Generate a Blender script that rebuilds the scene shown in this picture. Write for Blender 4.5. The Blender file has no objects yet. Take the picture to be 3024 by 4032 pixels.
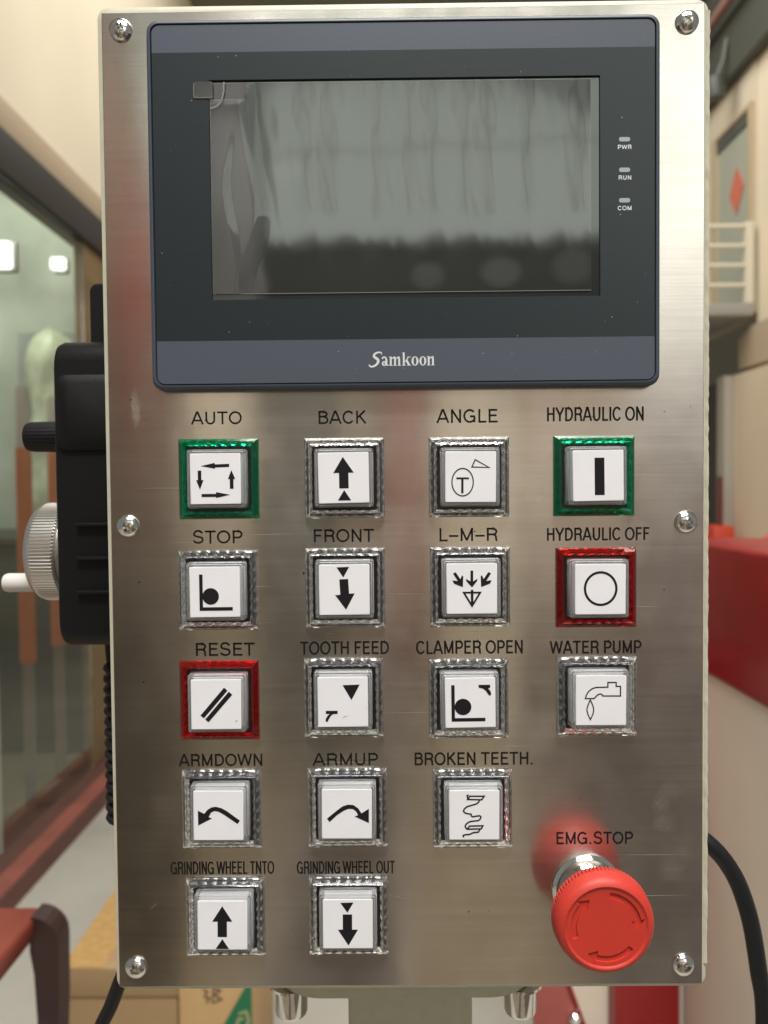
import bpy, bmesh, math, random
from mathutils import Vector, Matrix, Euler
random.seed(7)
PI = math.pi
S = bpy.context.scene
COL = S.collection

# ------------------------------------------------------------------ camera, world, lights, exposure
cam = bpy.data.cameras.new('camera')
cam.sensor_fit = 'VERTICAL'; cam.sensor_height = 34.62; cam.sensor_width = 34.62; cam.lens = 26.0
cam.clip_start = 0.02; cam.clip_end = 60
cam.dof.use_dof = True; cam.dof.focus_distance = 0.306; cam.dof.aperture_fstop = 10.5
camo = bpy.data.objects.new('camera', cam); COL.objects.link(camo)
R = ((0.99993896, 0.00549812, -0.00958351), (-0.00941588, -0.02974429, -0.99951319), (-0.0057805, 0.99954242, -0.0296907))
M = Matrix(((R[0][0], -R[1][0], -R[2][0], -0.00739), (R[0][1], -R[1][1], -R[2][1], -0.31122),
            (R[0][2], -R[1][2], -R[2][2], 0.00685), (0, 0, 0, 1)))
camo.matrix_world = M
S.camera = camo

W = bpy.data.worlds.new('World'); S.world = W; W.use_nodes = True
wbg = W.node_tree.nodes['Background']
wbg.inputs['Color'].default_value = (1.0, 0.98, 0.93, 1); wbg.inputs['Strength'].default_value = 0.22

def area(name, loc, target, sx, sy, power, color):
    l = bpy.data.lights.new(name, 'AREA'); l.shape = 'RECTANGLE'; l.size = sx; l.size_y = sy
    l.energy = power; l.color = color
    o = bpy.data.objects.new(name, l); COL.objects.link(o); o.location = loc
    o.rotation_euler = (Vector(target) - Vector(loc)).to_track_quat('-Z', 'Y').to_euler()
    return o
area('hall_lamp_front', (0.30, -1.30, 3.0), (0, 0, 0), 2.0, 1.4, 120, (1.0, 0.97, 0.94))
area('rear_fill', (0.1, -1.7, 3.0), (0, -3.4, -0.4), 1.6, 0.8, 150, (1.0, 0.97, 0.91))  # fill light added for the blocks mirrored in the plate
area('backdrop_fill', (0.2, 3.0, 3.2), (0.2, 3.8, -1.3), 2.4, 2.4, 94, (1.0, 0.97, 0.91))  # fill light added to brighten the background
area('office_fill', (-2.2, 2.5, 2.5), (-2.1, 4.2, 0.3), 1.2, 0.8, 60, (0.97, 1.0, 0.90))  # fill light added to brighten the space behind the glass
area('window_light', (1.62, -3.25, 1.50), (0.3, 0, 0.1), 1.0, 1.8, 8.5, (1.0, 0.99, 0.93))

S.view_settings.view_transform = 'Standard'; S.view_settings.look = 'None'
S.view_settings.exposure = 0.0; S.view_settings.gamma = 1.0; S.view_settings.use_curve_mapping = False
S.render.engine = 'CYCLES'
cy = S.cycles
cy.use_denoising = True
try: cy.denoiser = 'OPENIMAGEDENOISE'
except Exception: pass
cy.max_bounces = 14; cy.transmission_bounces = 12; cy.glossy_bounces = 6; cy.transparent_max_bounces = 12
cy.sample_clamp_indirect = 6.0; cy.caustics_reflective = True; cy.caustics_refractive = True

# ------------------------------------------------------------------ materials
def mat(name, color=(.5, .5, .5), rough=.5, metal=0., **kw):
    m = bpy.data.materials.new(name); m.use_nodes = True
    p = m.node_tree.nodes['Principled BSDF']
    p.inputs['Base Color'].default_value = (*color, 1); p.inputs['Roughness'].default_value = rough
    p.inputs['Metallic'].default_value = metal
    for k, v in kw.items():
        p.inputs[k.replace('_', ' ')].default_value = v
    return m
def nodes(m): return m.node_tree.nodes, m.node_tree.links, m.node_tree.nodes['Principled BSDF']
def noisy(m, scale=(20, 20, 20), amount=.15, bump=0., bdist=.001, detail=5., rough=None):
    n, l, p = nodes(m)
    tc = n.new('ShaderNodeTexCoord'); mp = n.new('ShaderNodeMapping'); mp.inputs['Scale'].default_value = scale
    tx = n.new('ShaderNodeTexNoise'); tx.inputs['Scale'].default_value = 1.; tx.inputs['Detail'].default_value = detail
    l.new(tc.outputs['Object'], mp.inputs['Vector']); l.new(mp.outputs['Vector'], tx.inputs['Vector'])
    c = p.inputs['Base Color'].default_value[:]
    r = n.new('ShaderNodeValToRGB')
    r.color_ramp.elements[0].position = .3; r.color_ramp.elements[1].position = .7
    r.color_ramp.elements[0].color = (c[0]*(1-amount), c[1]*(1-amount), c[2]*(1-amount), 1)
    r.color_ramp.elements[1].color = (min(1, c[0]*(1+amount)), min(1, c[1]*(1+amount)), min(1, c[2]*(1+amount)), 1)
    l.new(tx.outputs['Fac'], r.inputs['Fac']); l.new(r.outputs['Color'], p.inputs['Base Color'])
    if bump:
        b = n.new('ShaderNodeBump'); b.inputs['Strength'].default_value = bump; b.inputs['Distance'].default_value = bdist
        l.new(tx.outputs['Fac'], b.inputs['Height']); l.new(b.outputs['Normal'], p.inputs['Normal'])
    if rough:
        mr = n.new('ShaderNodeMapRange'); mr.inputs['To Min'].default_value = rough[0]; mr.inputs['To Max'].default_value = rough[1]
        l.new(tx.outputs['Fac'], mr.inputs['Value']); l.new(mr.outputs['Result'], p.inputs['Roughness'])
    return m
def glow(name, color, strength):
    m = mat(name, (0, 0, 0), .6); p = m.node_tree.nodes['Principled BSDF']
    p.inputs['Emission Color'].default_value = (*color, 1); p.inputs['Emission Strength'].default_value = strength
    return m

def make_steel():
    m = mat('brushed_stainless', (.62, .585, .535), .3, 1.)
    n, l, p = nodes(m)
    p.inputs['Anisotropic'].default_value = .92
    tg = n.new('ShaderNodeCombineXYZ'); tg.inputs[2].default_value = 1.
    l.new(tg.outputs[0], p.inputs['Tangent'])
    tc = n.new('ShaderNodeTexCoord')
    def noise(sc, det, rough=.5):
        mp = n.new('ShaderNodeMapping'); mp.inputs['Scale'].default_value = sc
        tx = n.new('ShaderNodeTexNoise'); tx.inputs['Scale'].default_value = 1.; tx.inputs['Detail'].default_value = det
        tx.inputs['Roughness'].default_value = rough
        l.new(tc.outputs['Object'], mp.inputs['Vector']); l.new(mp.outputs['Vector'], tx.inputs['Vector'])
        return tx.outputs['Fac']
    brush = noise((14, 1, 1100), 2, .6)           # hairlines run left to right
    brush2 = noise((5, 1, 380), 2, .6)
    smear = noise((26, 1, 20), 4, .55)            # handling smears
    def rng(v, a, b, lo=.3, hi=.7):
        r = n.new('ShaderNodeMapRange'); r.inputs['From Min'].default_value = lo; r.inputs['From Max'].default_value = hi
        r.inputs['To Min'].default_value = a; r.inputs['To Max'].default_value = b
        l.new(v, r.inputs['Value']); return r.outputs['Result']
    def mth(op, a, b):
        q = n.new('ShaderNodeMath'); q.operation = op
        for i, v in enumerate((a, b)):
            if isinstance(v, (int, float)): q.inputs[i].default_value = v
            else: l.new(v, q.inputs[i])
        return q.outputs[0]
    r1 = rng(smear, .158, .205, .40, .64)
    r2 = mth('ADD', r1, rng(brush2, -.006, .006))
    tot = None                                    # finger marks and wiped stains, each with its own place
    sep = n.new('ShaderNodeSeparateXYZ'); wv = n.new('ShaderNodeTexNoise'); wv.inputs['Scale'].default_value = 160.; wv.inputs['Detail'].default_value = 3.
    wm = n.new('ShaderNodeVectorMath'); wm.operation = 'MULTIPLY_ADD'; wm.inputs[1].default_value = (.006, 0, .006)
    l.new(tc.outputs['Object'], wv.inputs['Vector']); l.new(wv.outputs['Color'], wm.inputs[0]); l.new(tc.outputs['Object'], wm.inputs[2])
    l.new(wm.outputs[0], sep.inputs[0])
    for (bx, bz, ra, rb, am) in ((106.5, -117, 5, 4, .8), (103, -123, 4, 5, 1.), (104, -131, 5, 5, .9), (107, -150, 6, 6, .8), (112, -143, 4, 3, .5), (101, 4, 8, 12, .6), (52, 3, 4, 1.6, 1.),
                                 (93, -16, 7, 9, .5), (-34, -152, 5, 12, .3), (-42, -160, 6, 7, .3), (-52, -140, 9, 6, .25), (-90, 28, 5, 7, .3), (-88, -28, 3, 5, .3), (-98, -118, 8, 14, .3), (2, -150, 10, 7, .2),
                                 (-109, 40, 2, 9, .6), (14, -112, 12, 8, .35), (30, -178, 12, 6, .3), (71, -138, 30, 24, .40), (60, -90, 14, 8, .35), (-60, 25, 12, 6, .3)):
        dx = mth('MULTIPLY', mth('ADD', sep.outputs[0], -bx*.001-.003), 1000./ra); dz = mth('MULTIPLY', mth('ADD', sep.outputs[2], -bz*.001-.003), 1000./rb)
        d2 = mth('ADD', mth('MULTIPLY', dx, dx), mth('MULTIPLY', dz, dz))
        g = rng(d2, am, 0., .10, 1.25)
        tot = g if tot is None else mth('MAXIMUM', tot, g)
    r2 = mth('ADD', r2, mth('MULTIPLY', tot, .13))
    l.new(mth('SUBTRACT', .92, mth('MULTIPLY', tot, .45)), p.inputs['Anisotropic'])
    l.new(r2, p.inputs['Roughness'])
    wav = noise((16, 1, 11), 3, .5)                # the sheet is not perfectly flat
    b = n.new('ShaderNodeBump'); b.inputs['Strength'].default_value = .35; b.inputs['Distance'].default_value = .0004
    l.new(wav, b.inputs['Height']); l.new(b.outputs['Normal'], p.inputs['Normal'])
    v = mth('MULTIPLY', mth('MULTIPLY', rng(brush, .95, 1.035), rng(brush2, .97, 1.025)), rng(noise((34, 1, 30), 5, .6), .93, 1.03))
    mx = n.new('ShaderNodeVectorMath'); mx.operation = 'SCALE'
    mx.inputs[0].default_value = (.62, .585, .535); l.new(v, mx.inputs['Scale'])
    l.new(mx.outputs[0], p.inputs['Base Color'])
    return m

def clear(name, color, rough=.03, ior=1.49, tw=.975):
    return mat(name, color, rough, 0., Transmission_Weight=tw, IOR=ior)

MT = {}
MT['steel'] = make_steel()
MT['box_paint'] = noisy(mat('pale_green_grey_paint', (.50, .485, .375), .45), (160, 160, 160), .05, .25, .0006)
MT['chrome'] = mat('chrome', (.80, .79, .76), .10, 1.)
MT['zinc'] = noisy(mat('zinc_screw', (.74, .73, .70), .16, 1.), (500, 500, 500), .08, .15, .0004)
MT['bezel'] = noisy(mat('slate_plastic', (.055, .068, .092), .42), (900, 900, 900), .06, .2, .0001)
MT['band'] = noisy(mat('slate_overlay', (.062, .074, .100), .40), (1200, 1200, 1200), .05, .2, .0001)
MT['dark_overlay'] = noisy(mat('charcoal_overlay', (.010, .017, .021), .33), (1500, 1500, 1500), .10, .25, .0001)
MT['display'] = mat('dark_display', (.020, .023, .022), .06, 0., IOR=2.5)
MT['ink'] = mat('black_ink', (.008, .007, .007), .6, 0., Specular_IOR_Level=.2)
MT['print'] = mat('black_print', (.012, .010, .013), .7, 0., Specular_IOR_Level=.15)
MT['paper'] = noisy(mat('white_paper', (.74, .735, .755), .6), (60, 60, 60), .025, .12, .0006)
MT['white_print'] = mat('light_print', (.62, .64, .66), .5)
MT['lamp_grey'] = mat('grey_window', (.33, .36, .36), .5)
MT['clear'] = clear('clear_acrylic', (.93, .94, .95))
MT['green'] = clear('green_acrylic', (.008, .44, .20), tw=.90)
MT['red_clear'] = clear('red_acrylic', (.56, .012, .008), tw=.88)
MT['well'] = mat('dark_button_body', (.014, .014, .017), .25)
MT['core'] = mat('white_lamp_diffuser', (.80, .80, .81), .5)
MT['estop'] = noisy(mat('red_mushroom_plastic', (.50, .034, .020), .52), (900, 900, 900), .05, .12, .0002)
MT['black'] = noisy(mat('black_plastic', (.0045, .0045, .005), .5, 0., Specular_IOR_Level=.3), (600, 600, 600), .15, .2, .0003)
MT['rubber'] = mat('black_cable_sheath', (.007, .008, .009), .5, 0., Specular_IOR_Level=.4)
MT['alu'] = mat('satin_aluminium', (.72, .70, .66), .32, 1.)

# ------------------------------------------------------------------ mesh helpers
def smooth(bm, ang=35):
    for f in bm.faces: f.smooth = True
    for e in bm.edges:
        if len(e.link_faces) == 2:
            e.smooth = e.calc_face_angle(0) < math.radians(ang)
def obj(name, bm, m, parent=None, loc=None, sm=True, ang=35):
    if sm:
        bm.normal_update(); smooth(bm, ang)
    me = bpy.data.meshes.new(name); bm.to_mesh(me); bm.free()
    for x in (m if isinstance(m, (list, tuple)) else [m]): me.materials.append(x)
    o = bpy.data.objects.new(name, me); COL.objects.link(o)
    if loc: o.location = loc
    if parent is not None: o.parent = parent
    return o
def obj_me(name, me, parent=None, loc=None):
    o = bpy.data.objects.new(name, me); COL.objects.link(o)
    if loc: o.location = loc
    if parent is not None: o.parent = parent
    return o
def empty(name, loc, label=None, cat=None, group=None):
    o = bpy.data.objects.new(name, None); COL.objects.link(o); o.location = loc; o.empty_display_size = .02
    return tag(o, label, cat, group)
def tag(o, label=None, cat=None, group=None, kind=None):
    if label: o['label'] = label
    if cat: o['category'] = cat
    if group: o['group'] = group
    if kind: o['kind'] = kind
    return o
def add_box(bm, x0, x1, y0, y1, z0, z1, bev=0., seg=2, mi=0):
    r = bmesh.ops.create_cube(bm, size=1.)
    vs = r['verts']
    for v in vs:
        v.co = Vector(((x0+x1)/2 + v.co.x*(x1-x0), (y0+y1)/2 + v.co.y*(y1-y0), (z0+z1)/2 + v.co.z*(z1-z0)))
    fs = {f for v in vs for f in v.link_faces}
    for f in fs: f.material_index = mi
    if bev:
        es = list({e for v in vs for e in v.link_edges})
        bmesh.ops.bevel(bm, geom=es, offset=bev, segments=seg, affect='EDGES', profile=.5)
def box(x0, x1, y0, y1, z0, z1, bev=0., seg=2):
    bm = bmesh.new(); add_box(bm, x0, x1, y0, y1, z0, z1, bev, seg); return bm
def add_loft(bm, rings, cap0=True, cap1=True, mi=0):
    vr = [[bm.verts.new(p) for p in r] for r in rings]
    k = len(rings[0]); fs = []
    for a, b in zip(vr, vr[1:]):
        for i in range(k):
            j = (i+1) % k
            fs.append(bm.faces.new((a[i], a[j], b[j], b[i])))
    if cap0: fs.append(bm.faces.new(vr[0][::-1]))
    if cap1: fs.append(bm.faces.new(vr[-1]))
    for f in fs: f.material_index = mi
    bmesh.ops.recalc_face_normals(bm, faces=fs)
    return vr
def add_lathe(bm, prof, n=64, axis='Y', c=(0, 0, 0), mi=0):
    """prof: (radius, along) pairs; closed at both ends"""
    rings = []
    for r, h in prof:
        ring = []
        for i in range(n):
            a = 2*PI*i/n
            u, v = max(r, 1e-6)*math.cos(a), max(r, 1e-6)*math.sin(a)
            p = {'Y': (u, h, v), 'X': (h, u, v), 'Z': (u, v, h)}[axis]
            ring.append(Vector(p)+Vector(c))
        rings.append(ring)
    return add_loft(bm, rings, mi=mi)
def rrect(w, h, r, n=6, cx=0, cz=0):
    pts = []
    for (sx, sz, a0) in ((1, 1, 0), (-1, 1, 90), (-1, -1, 180), (1, -1, 270)):
        for i in range(n+1):
            a = math.radians(a0+90*i/n)
            pts.append((cx+sx*(w/2-r)+r*math.cos(a), cz+sz*(h/2-r)+r*math.sin(a)))
    return pts
def rr_rings(specs, cx=0, cz=0, n=6):
    return [[(x, y, z) for x, z in rrect(w, h, r, n, cx, cz)] for (w, h, r, y) in specs]
def add_prism(bm, poly, y0, y1, mi=0):
    a = [bm.verts.new((x, y0, z)) for x, z in poly]; b = [bm.verts.new((x, y1, z)) for x, z in poly]
    fs = [bm.faces.new(a), bm.faces.new(b[::-1])]
    for i in range(len(poly)):
        j = (i+1) % len(poly); fs.append(bm.faces.new((a[i], b[i], b[j], a[j])))
    for f in fs: f.material_index = mi
    bmesh.ops.recalc_face_normals(bm, faces=fs)
def add_flat(bm, poly, y):
    area2 = sum(poly[i][0]*poly[(i+1) % len(poly)][1]-poly[(i+1) % len(poly)][0]*poly[i][1] for i in range(len(poly)))
    if area2 < 0: poly = poly[::-1]          # face towards -Y
    bm.faces.new([bm.verts.new((x, y, z)) for x, z in poly])
def add_tube(bm, pts, r, n=12, closed=False, mi=0):
    pts = [Vector(p) for p in pts]; rings = []; up = None
    for i, p in enumerate(pts):
        a = pts[max(0, i-1)]; b = pts[min(len(pts)-1, i+1)]
        t = (b-a).normalized()
        if up is None: up = t.orthogonal().normalized()
        up = (up - t*up.dot(t)).normalized(); s = t.cross(up)
        rr = r[i] if isinstance(r, (list, tuple)) else r
        rings.append([p+(up*math.cos(2*PI*k/n)+s*math.sin(2*PI*k/n))*rr for k in range(n)])
    add_loft(bm, rings, mi=mi)
def spline(ctrl, n=12):
    P = [Vector(c) for c in ctrl]; P = [P[0]*2-P[1]]+P+[P[-1]*2-P[-2]]; out = []
    for i in range(1, len(P)-2):
        for k in range(n):
            t = k/n; p0, p1, p2, p3 = P[i-1:i+3]
            out.append(.5*((2*p1)+(p2-p0)*t+(2*p0-5*p1+4*p2-p3)*t*t+(3*p1-p0-3*p2+p3)*t**3))
    out.append(P[-2]); return out
def boolean(bm_a, bm_b, op='DIFFERENCE'):
    mes = []
    for b in (bm_a, bm_b):
        me = bpy.data.meshes.new('tmp'); b.to_mesh(me); b.free(); mes.append(me)
    oa = bpy.data.objects.new('tmp_a', mes[0]); ob = bpy.data.objects.new('tmp_b', mes[1])
    COL.objects.link(oa); COL.objects.link(ob)
    md = oa.modifiers.new('cut', 'BOOLEAN'); md.object = ob; md.operation = op; md.solver = 'EXACT'
    dg = bpy.context.evaluated_depsgraph_get()
    me = bpy.data.meshes.new_from_object(oa.evaluated_get(dg))
    bm = bmesh.new(); bm.from_mesh(me)
    bpy.data.objects.remove(oa); bpy.data.objects.remove(ob)
    for x in mes+[me]: bpy.data.meshes.remove(x)
    return bm

# ------------------------------------------------------------------ lettering: strokes of one width, grotesque proportions
def arc(cx, cy, rx, ry, a0, a1, n=14):
    return [(cx+rx*math.cos(math.radians(a0+(a1-a0)*i/n)), cy+ry*math.sin(math.radians(a0+(a1-a0)*i/n))) for i in range(n+1)]
t_ = .065   # half stroke in skeleton units: outlines reach 0..1
def skel():
    g = {}; lo, hi = t_, 1-t_
    g['A'] = (.80, [[(.06, 0), (.37, hi+.02), (.43, hi+.02), (.74, 0)], [(.19, .31), (.61, .31)]])
    g['B'] = (.74, [[(.09+t_, 0), (.09+t_, 1)], [(.09, hi), (.42, hi)]+arc(.42, .755, .19, .18, 90, -90)+[(.09, .565-.005)],
                    [(.42, .545)]+arc(.44, .31, .21, .245, 90, -90)+[(.09, lo)]])
    g['C'] = (.80, [arc(.42, .5, .315, .5-t_*.85, 38, 325, 26)])
    g['D'] = (.80, [[(.09+t_, 0), (.09+t_, 1)], [(.09, hi), (.36, hi)]+arc(.36, .5, .32, .5-t_, 90, -90, 18)+[(.09, lo)]])
    g['E'] = (.70, [[(.09+t_, 0), (.09+t_, 1)], [(.09, hi), (.62, hi)], [(.09, .53), (.58, .53)], [(.09, lo), (.64, lo)]])
    g['F'] = (.65, [[(.09+t_, 0), (.09+t_, 1)], [(.09, hi), (.60, hi)], [(.09, .52), (.53, .52)]])
    g['G'] = (.86, [arc(.43, .5, .33, .5-t_*.85, 42, 340, 26), [(.45, .47), (.74, .47)], [(.71, .53), (.71, 0.02)]])
    g['H'] = (.80, [[(.09+t_, 0), (.09+t_, 1)], [(.65, 0), (.65, 1)], [(.09, .53), (.66, .53)]])
    g['I'] = (.31, [[(.155, 0), (.155, 1)]])
    g['K'] = (.76, [[(.09+t_, 0), (.09+t_, 1)], [(.64, 1.0), (.15, .42)], [(.30, .62), (.69, 0)]])
    g['L'] = (.62, [[(.09+t_, 0), (.09+t_, 1)], [(.09, lo), (.58, lo)]])
    g['M'] = (.92, [[(.09+t_, 0), (.09+t_, 1)], [(.77, 0), (.77, 1)], [(.13, 1), (.46, .06)], [(.79, 1), (.46, .06)]])
    g['N'] = (.80, [[(.09+t_, 0), (.09+t_, 1)], [(.65, 0), (.65, 1)], [(.13, 1), (.67, 0)]])
    g['O'] = (.88, [arc(.44, .5, .345, .5-t_*.85, 0, 360, 32)])
    g['P'] = (.72, [[(.09+t_, 0), (.09+t_, 1)], [(.09, hi), (.42, hi)]+arc(.42, .69, .21, .245, 90, -90)+[(.09, .445)]])
    g['R'] = (.78, [[(.09+t_, 0), (.09+t_, 1)], [(.09, hi), (.45, hi)]+arc(.45, .715, .205, .22, 90, -90)+[(.09, .495)],
                    [(.43, .495), (.52, .47), (.60, .42), (.63, .32), (.645, .10), (.69, 0)]])
    g['S'] = (.74, [arc(.365, .735, .24, .735-.5-t_*.2+.03, 12, 180, 14)[:-1]+[(.125, .735), (.14, .64), (.22, .575), (.37, .53), (.52, .485), (.61, .41), (.625, .30)]
                    + arc(.365, .275, .26, .275-t_*.85, 0, -172, 16)[1:]])
    g['T'] = (.70, [[(.35, 0), (.35, 1)], [(.03, hi), (.67, hi)]])
    g['U'] = (.80, [[(.09+t_, 1), (.09+t_, .36)]+arc(.40, .36, .245, .36-t_*.85, 180, 360, 18)+[(.645, 1)]])
    g['W'] = (1.08, [[(.07, 1), (.29, .03)], [(.29, .03), (.54, .97)], [(.54, .97), (.79, .03)], [(.79, .03), (1.01, 1)]])
    g['Y'] = (.76, [[(.38, 0), (.38, .44)], [(.06, 1), (.38, .42)], [(.70, 1), (.38, .42)]])
    g['.'] = (.36, [[(.16, 0), (.16, .135)]])
    g['-'] = (.62, [[(.04, .40), (.58, .40)]])
    g[' '] = (.30, [])
    return g
GLY = skel()
def ribbon(pts, w, closed=False):
    P = [Vector((p[0], p[1])) for p in pts]; n = len(P); L = []; Rr = []
    for i in range(n):
        if closed: a, b = P[i-1], P[(i+1) % n]
        else: a, b = P[max(0, i-1)], P[min(n-1, i+1)]
        if (closed or 0 < i < n-1):
            d1 = (P[i]-a).normalized(); d2 = (b-P[i]).normalized()
            nn = Vector((-d1.y-d2.y, d1.x+d2.x))
            if nn.length < 1e-6: nn = Vector((-d1.y, d1.x))
            nn.normalize(); k = 1/max(.35, nn.dot(Vector((-d1.y, d1.x))))
        else:
            d = (b-a).normalized(); nn = Vector((-d.y, d.x)); k = 1
        L.append(P[i]+nn*w/2*k); Rr.append(P[i]-nn*w/2*k)
    q = []
    for i in range(n if closed else n-1):
        j = (i+1) % n
        q.append([L[i], Rr[i], Rr[j], L[j]])
    return q
def add_ribbon(bm, pts, w, y, closed=False):
    for quad in ribbon(pts, w, closed):
        try: add_flat(bm, [tuple(v) for v in quad], y)
        except ValueError: pass
def text_mesh(bm, text, x0, x1, z0, z1, y, weight=.142, track=.0):
    h = z1-z0; adv = 0; items = []
    for ch in text:
        a, st = GLY[ch]; items.append((adv, st)); adv += a+track
    mn = min(p[0]+o for o, st in items for s in st for p in s); mx = max(p[0]+o for o, st in items for s in st for p in s)
    sx = (x1-x0)/((mx-mn)+.1); k = 0
    w = weight*h*min(1., max(.80, sx/h*1.15))
    for o, st in items:
        for s in st:
            k += 1
            add_ribbon(bm, [(x0+(p[0]+o-mn+.05)*sx, z0+p[1]*h) for p in s], w, y-.000004*(k % 6))
    return bm
mm = .001

# ------------------------------------------------------------------ THE CONTROL PANEL
panel = empty('control_panel', (0, .06, -.40),
              'brushed stainless operator panel with touchscreen, square push buttons and red emergency stop', 'control panel')
PL = Vector((0, -.06, .40))
def on_panel(o):
    o.parent = panel; o.location = Vector(o.location)+PL; return o

# enclosure: painted steel box, slightly larger than the plate screwed to it
bm = bmesh.new()
rings = []
for (ins, y) in ((.0022, .0012), (.0006, .0019), (0, .0034), (0, .094), (.003, .097)):
    r = .0045
    pts = []
    x0, x1, z0, z1 = -.1226+ins, .1226-ins, -.2004+ins, .2012-ins
    for (cx_, cz_, a0) in ((x1-r, z1-r, 0), (x0+r, z1-r, 90), (x0+r, z0+r, 180), (x1-r, z0+r, 270)):
        for i in range(7):
            a = math.radians(a0+15*i); pts.append((cx_+r*math.cos(a), y, cz_+r*math.sin(a)))
    rings.append(pts)
add_loft(bm, rings)
# weld bead along the right and top edge
random.seed(3)
enclosure = on_panel(obj('enclosure', bm, MT['box_paint']))
bm = bmesh.new()
pts = [(.1217+random.uniform(-.00006, .00006), .0020, -.19+.002*i) for i in range(194)]
add_tube(bm, pts, [.0010+random.uniform(-.00018, .00018) for _ in pts], 8)
obj('weld_bead', bm, MT['box_paint'], enclosure)

# face plate with its printed captions
bm = bmesh.new()
vr = [(-.1198, .1974), (.1200, .1982), (.1200, -.1979), (-.1204, -.1979)]
add_prism(bm, vr, 0., .0012)
bmesh.ops.bevel(bm, geom=[e for e in bm.edges if all(abs(v.co.y) < 1e-6 for v in e.verts)], offset=.0003, segments=1, affect='EDGES')
plate = on_panel(obj('faceplate', bm, MT['steel'], sm=False))
CAP = [('AUTO', -86.8, -66.3, 38.8, 33.7), ('BACK', -35.6, -15.9, 38.6, 33.4), ('ANGLE', 12.3, 37.3, 38.7, 33.3),
       ('HYDRAULIC ON', 56.7, 95.7, 39.1, 33.5), ('STOP', -86.8, -66.7, -9.3, -14.5), ('FRONT', -38.1, -13.0, -9.2, -14.4),
       ('L-M-R', 12.8, 36.8, -9.2, -14.5), ('HYDRAULIC OFF', 56.5, 98.3, -9.5, -14.7), ('RESET', -86.8, -62.1, -55.1, -60.4),
       ('TOOTH FEED', -44.1, -7.8, -54.9, -60.2), ('CLAMPER OPEN', 3.4, 46.7, -55.0, -60.4), ('WATER PUMP', 57.7, 94.8, -55.5, -60.7),
       ('ARMDOWN', -94.2, -59.9, -100.8, -105.8), ('ARMUP', -39.4, -12.6, -100.9, -105.9), ('BROKEN TEETH.', 2.1, 50.4, -100.9, -106.1),
       ('GRINDING WHEEL TNTO', -98.2, -55.8, -145.4, -150.7), ('GRINDING WHEEL OUT', -46.3, -6.0, -145.6, -150.8),
       ('EMG.STOP', 59.9, 91.4, -134.2, -139.2)]
for (tx, x0, x1, z1, z0) in CAP:
    bm = bmesh.new()
    text_mesh(bm, tx, x0*mm, x1*mm, z0*mm, z1*mm, -.00007)
    if tx == 'L-M-R':                                       # a fleck of ink beside the M
        add_flat(bm, [(.0265+.0004*math.cos(i), -.0100+.0004*math.sin(i)) for i in range(6)], -.00009)
        add_flat(bm, [(.0275+.0003*math.cos(i), -.0106+.0003*math.sin(i)) for i in range(6)], -.00009)
    o = obj('caption', bm, MT['ink'], plate, sm=False)
    o['label'] = 'black printed caption reading ' + tx
# specks of dirt on the plate
bm = bmesh.new()
random.seed(11)
sp = [(-36.5, -.7, .55), (-42, -27, .5), (-108, -71, .3), (-111, 44, .3), (104, 37, .25), (104, -35, .25), (24, -167, .3), (-109, -30, .35)]
sp += [(random.uniform(-115, 115), random.uniform(-190, 40), random.uniform(.10, .2)) for _ in range(34)]
for (x, z, r) in sp:
    add_flat(bm, [((x+r*math.cos(a)*random.uniform(.7, 1.2))*mm, (z+r*math.sin(a))*mm) for a in [i*PI/4 for i in range(8)]], -.00006)
o = obj('dirt_specks', bm, MT['ink'], plate, sm=False); o['kind'] = 'stuff'

random.seed(31); bm = bmesh.new()
for k in range(38):
    x = random.uniform(-110, 112); z = random.choice((random.uniform(-190, 30), random.uniform(-60, 30))); L_ = random.uniform(4, 34); w_ = random.uniform(.05, .11); sl = random.uniform(-.4, .4)
    x = min(x, 116-L_)
    if k % 5 == 0: sl = random.uniform(-6, 6); L_ = random.uniform(3, 9)
    add_flat(bm, [((x)*mm, (z)*mm), ((x+L_/2)*mm, (z+sl/2-w_)*mm), ((x+L_)*mm, (z+sl)*mm), ((x+L_/2)*mm, (z+sl/2+w_)*mm)], -.00005-.0000005*k)
o = obj('hairline_scratches', bm, mat('bright_scratch', (.50, .47, .43), .42, .6), plate, sm=False); o['kind'] = 'stuff'
# six cross-recessed pan-head screws
bm = bmesh.new()
add_lathe(bm, [(0, .0006), (4.55*mm, .0006), (4.6*mm, .0), (4.55*mm, -.0007), (4.15*mm, -.0014), (3.3*mm, -.0021), (2.3*mm, -.0026), (1.2*mm, -.00285), (0, -.0029)], 48)
cut = bmesh.new()
w, L = .62*mm, 2.0*mm
cross = [(w, w), (w, L), (-w, L), (-w, w), (-L, w), (-L, -w), (-w, -w), (-w, -L), (w, -L), (w, -w), (L, -w), (L, w)]
a = [cut.verts.new((x, -.005, z)) for x, z in cross]; b = [cut.verts.new((x*.62, -.0012, z*.62)) for x, z in cross]
fs = [cut.faces.new(a), cut.faces.new(b[::-1])]+[cut.faces.new((a[i], b[i], b[(i+1) % 12], a[(i+1) % 12])) for i in range(12)]
bmesh.ops.recalc_face_normals(cut, faces=fs)
bm = boolean(bm, cut)
s0 = obj('screw', bm, MT['zinc'], ang=30)
SCR = [(-112.0, 190.4, 25), (112.6, 190.6, 40), (-113.0, -7.1, 65), (112.7, -7.5, 12), (-113.3, -189.4, 30), (112.1, -189.6, 5)]
for i, (x, z, rot) in enumerate(SCR):
    o = s0 if i == 0 else s0.copy()
    if i: COL.objects.link(o)
    o.location = (x*mm, -.00005, z*mm); on_panel(o); o.rotation_euler = (math.radians((-6, 4, 3, -4, 5, -3)[i]), math.radians(rot), math.radians((5, -4, 3, 4, -3, 5)[i]))

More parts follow.
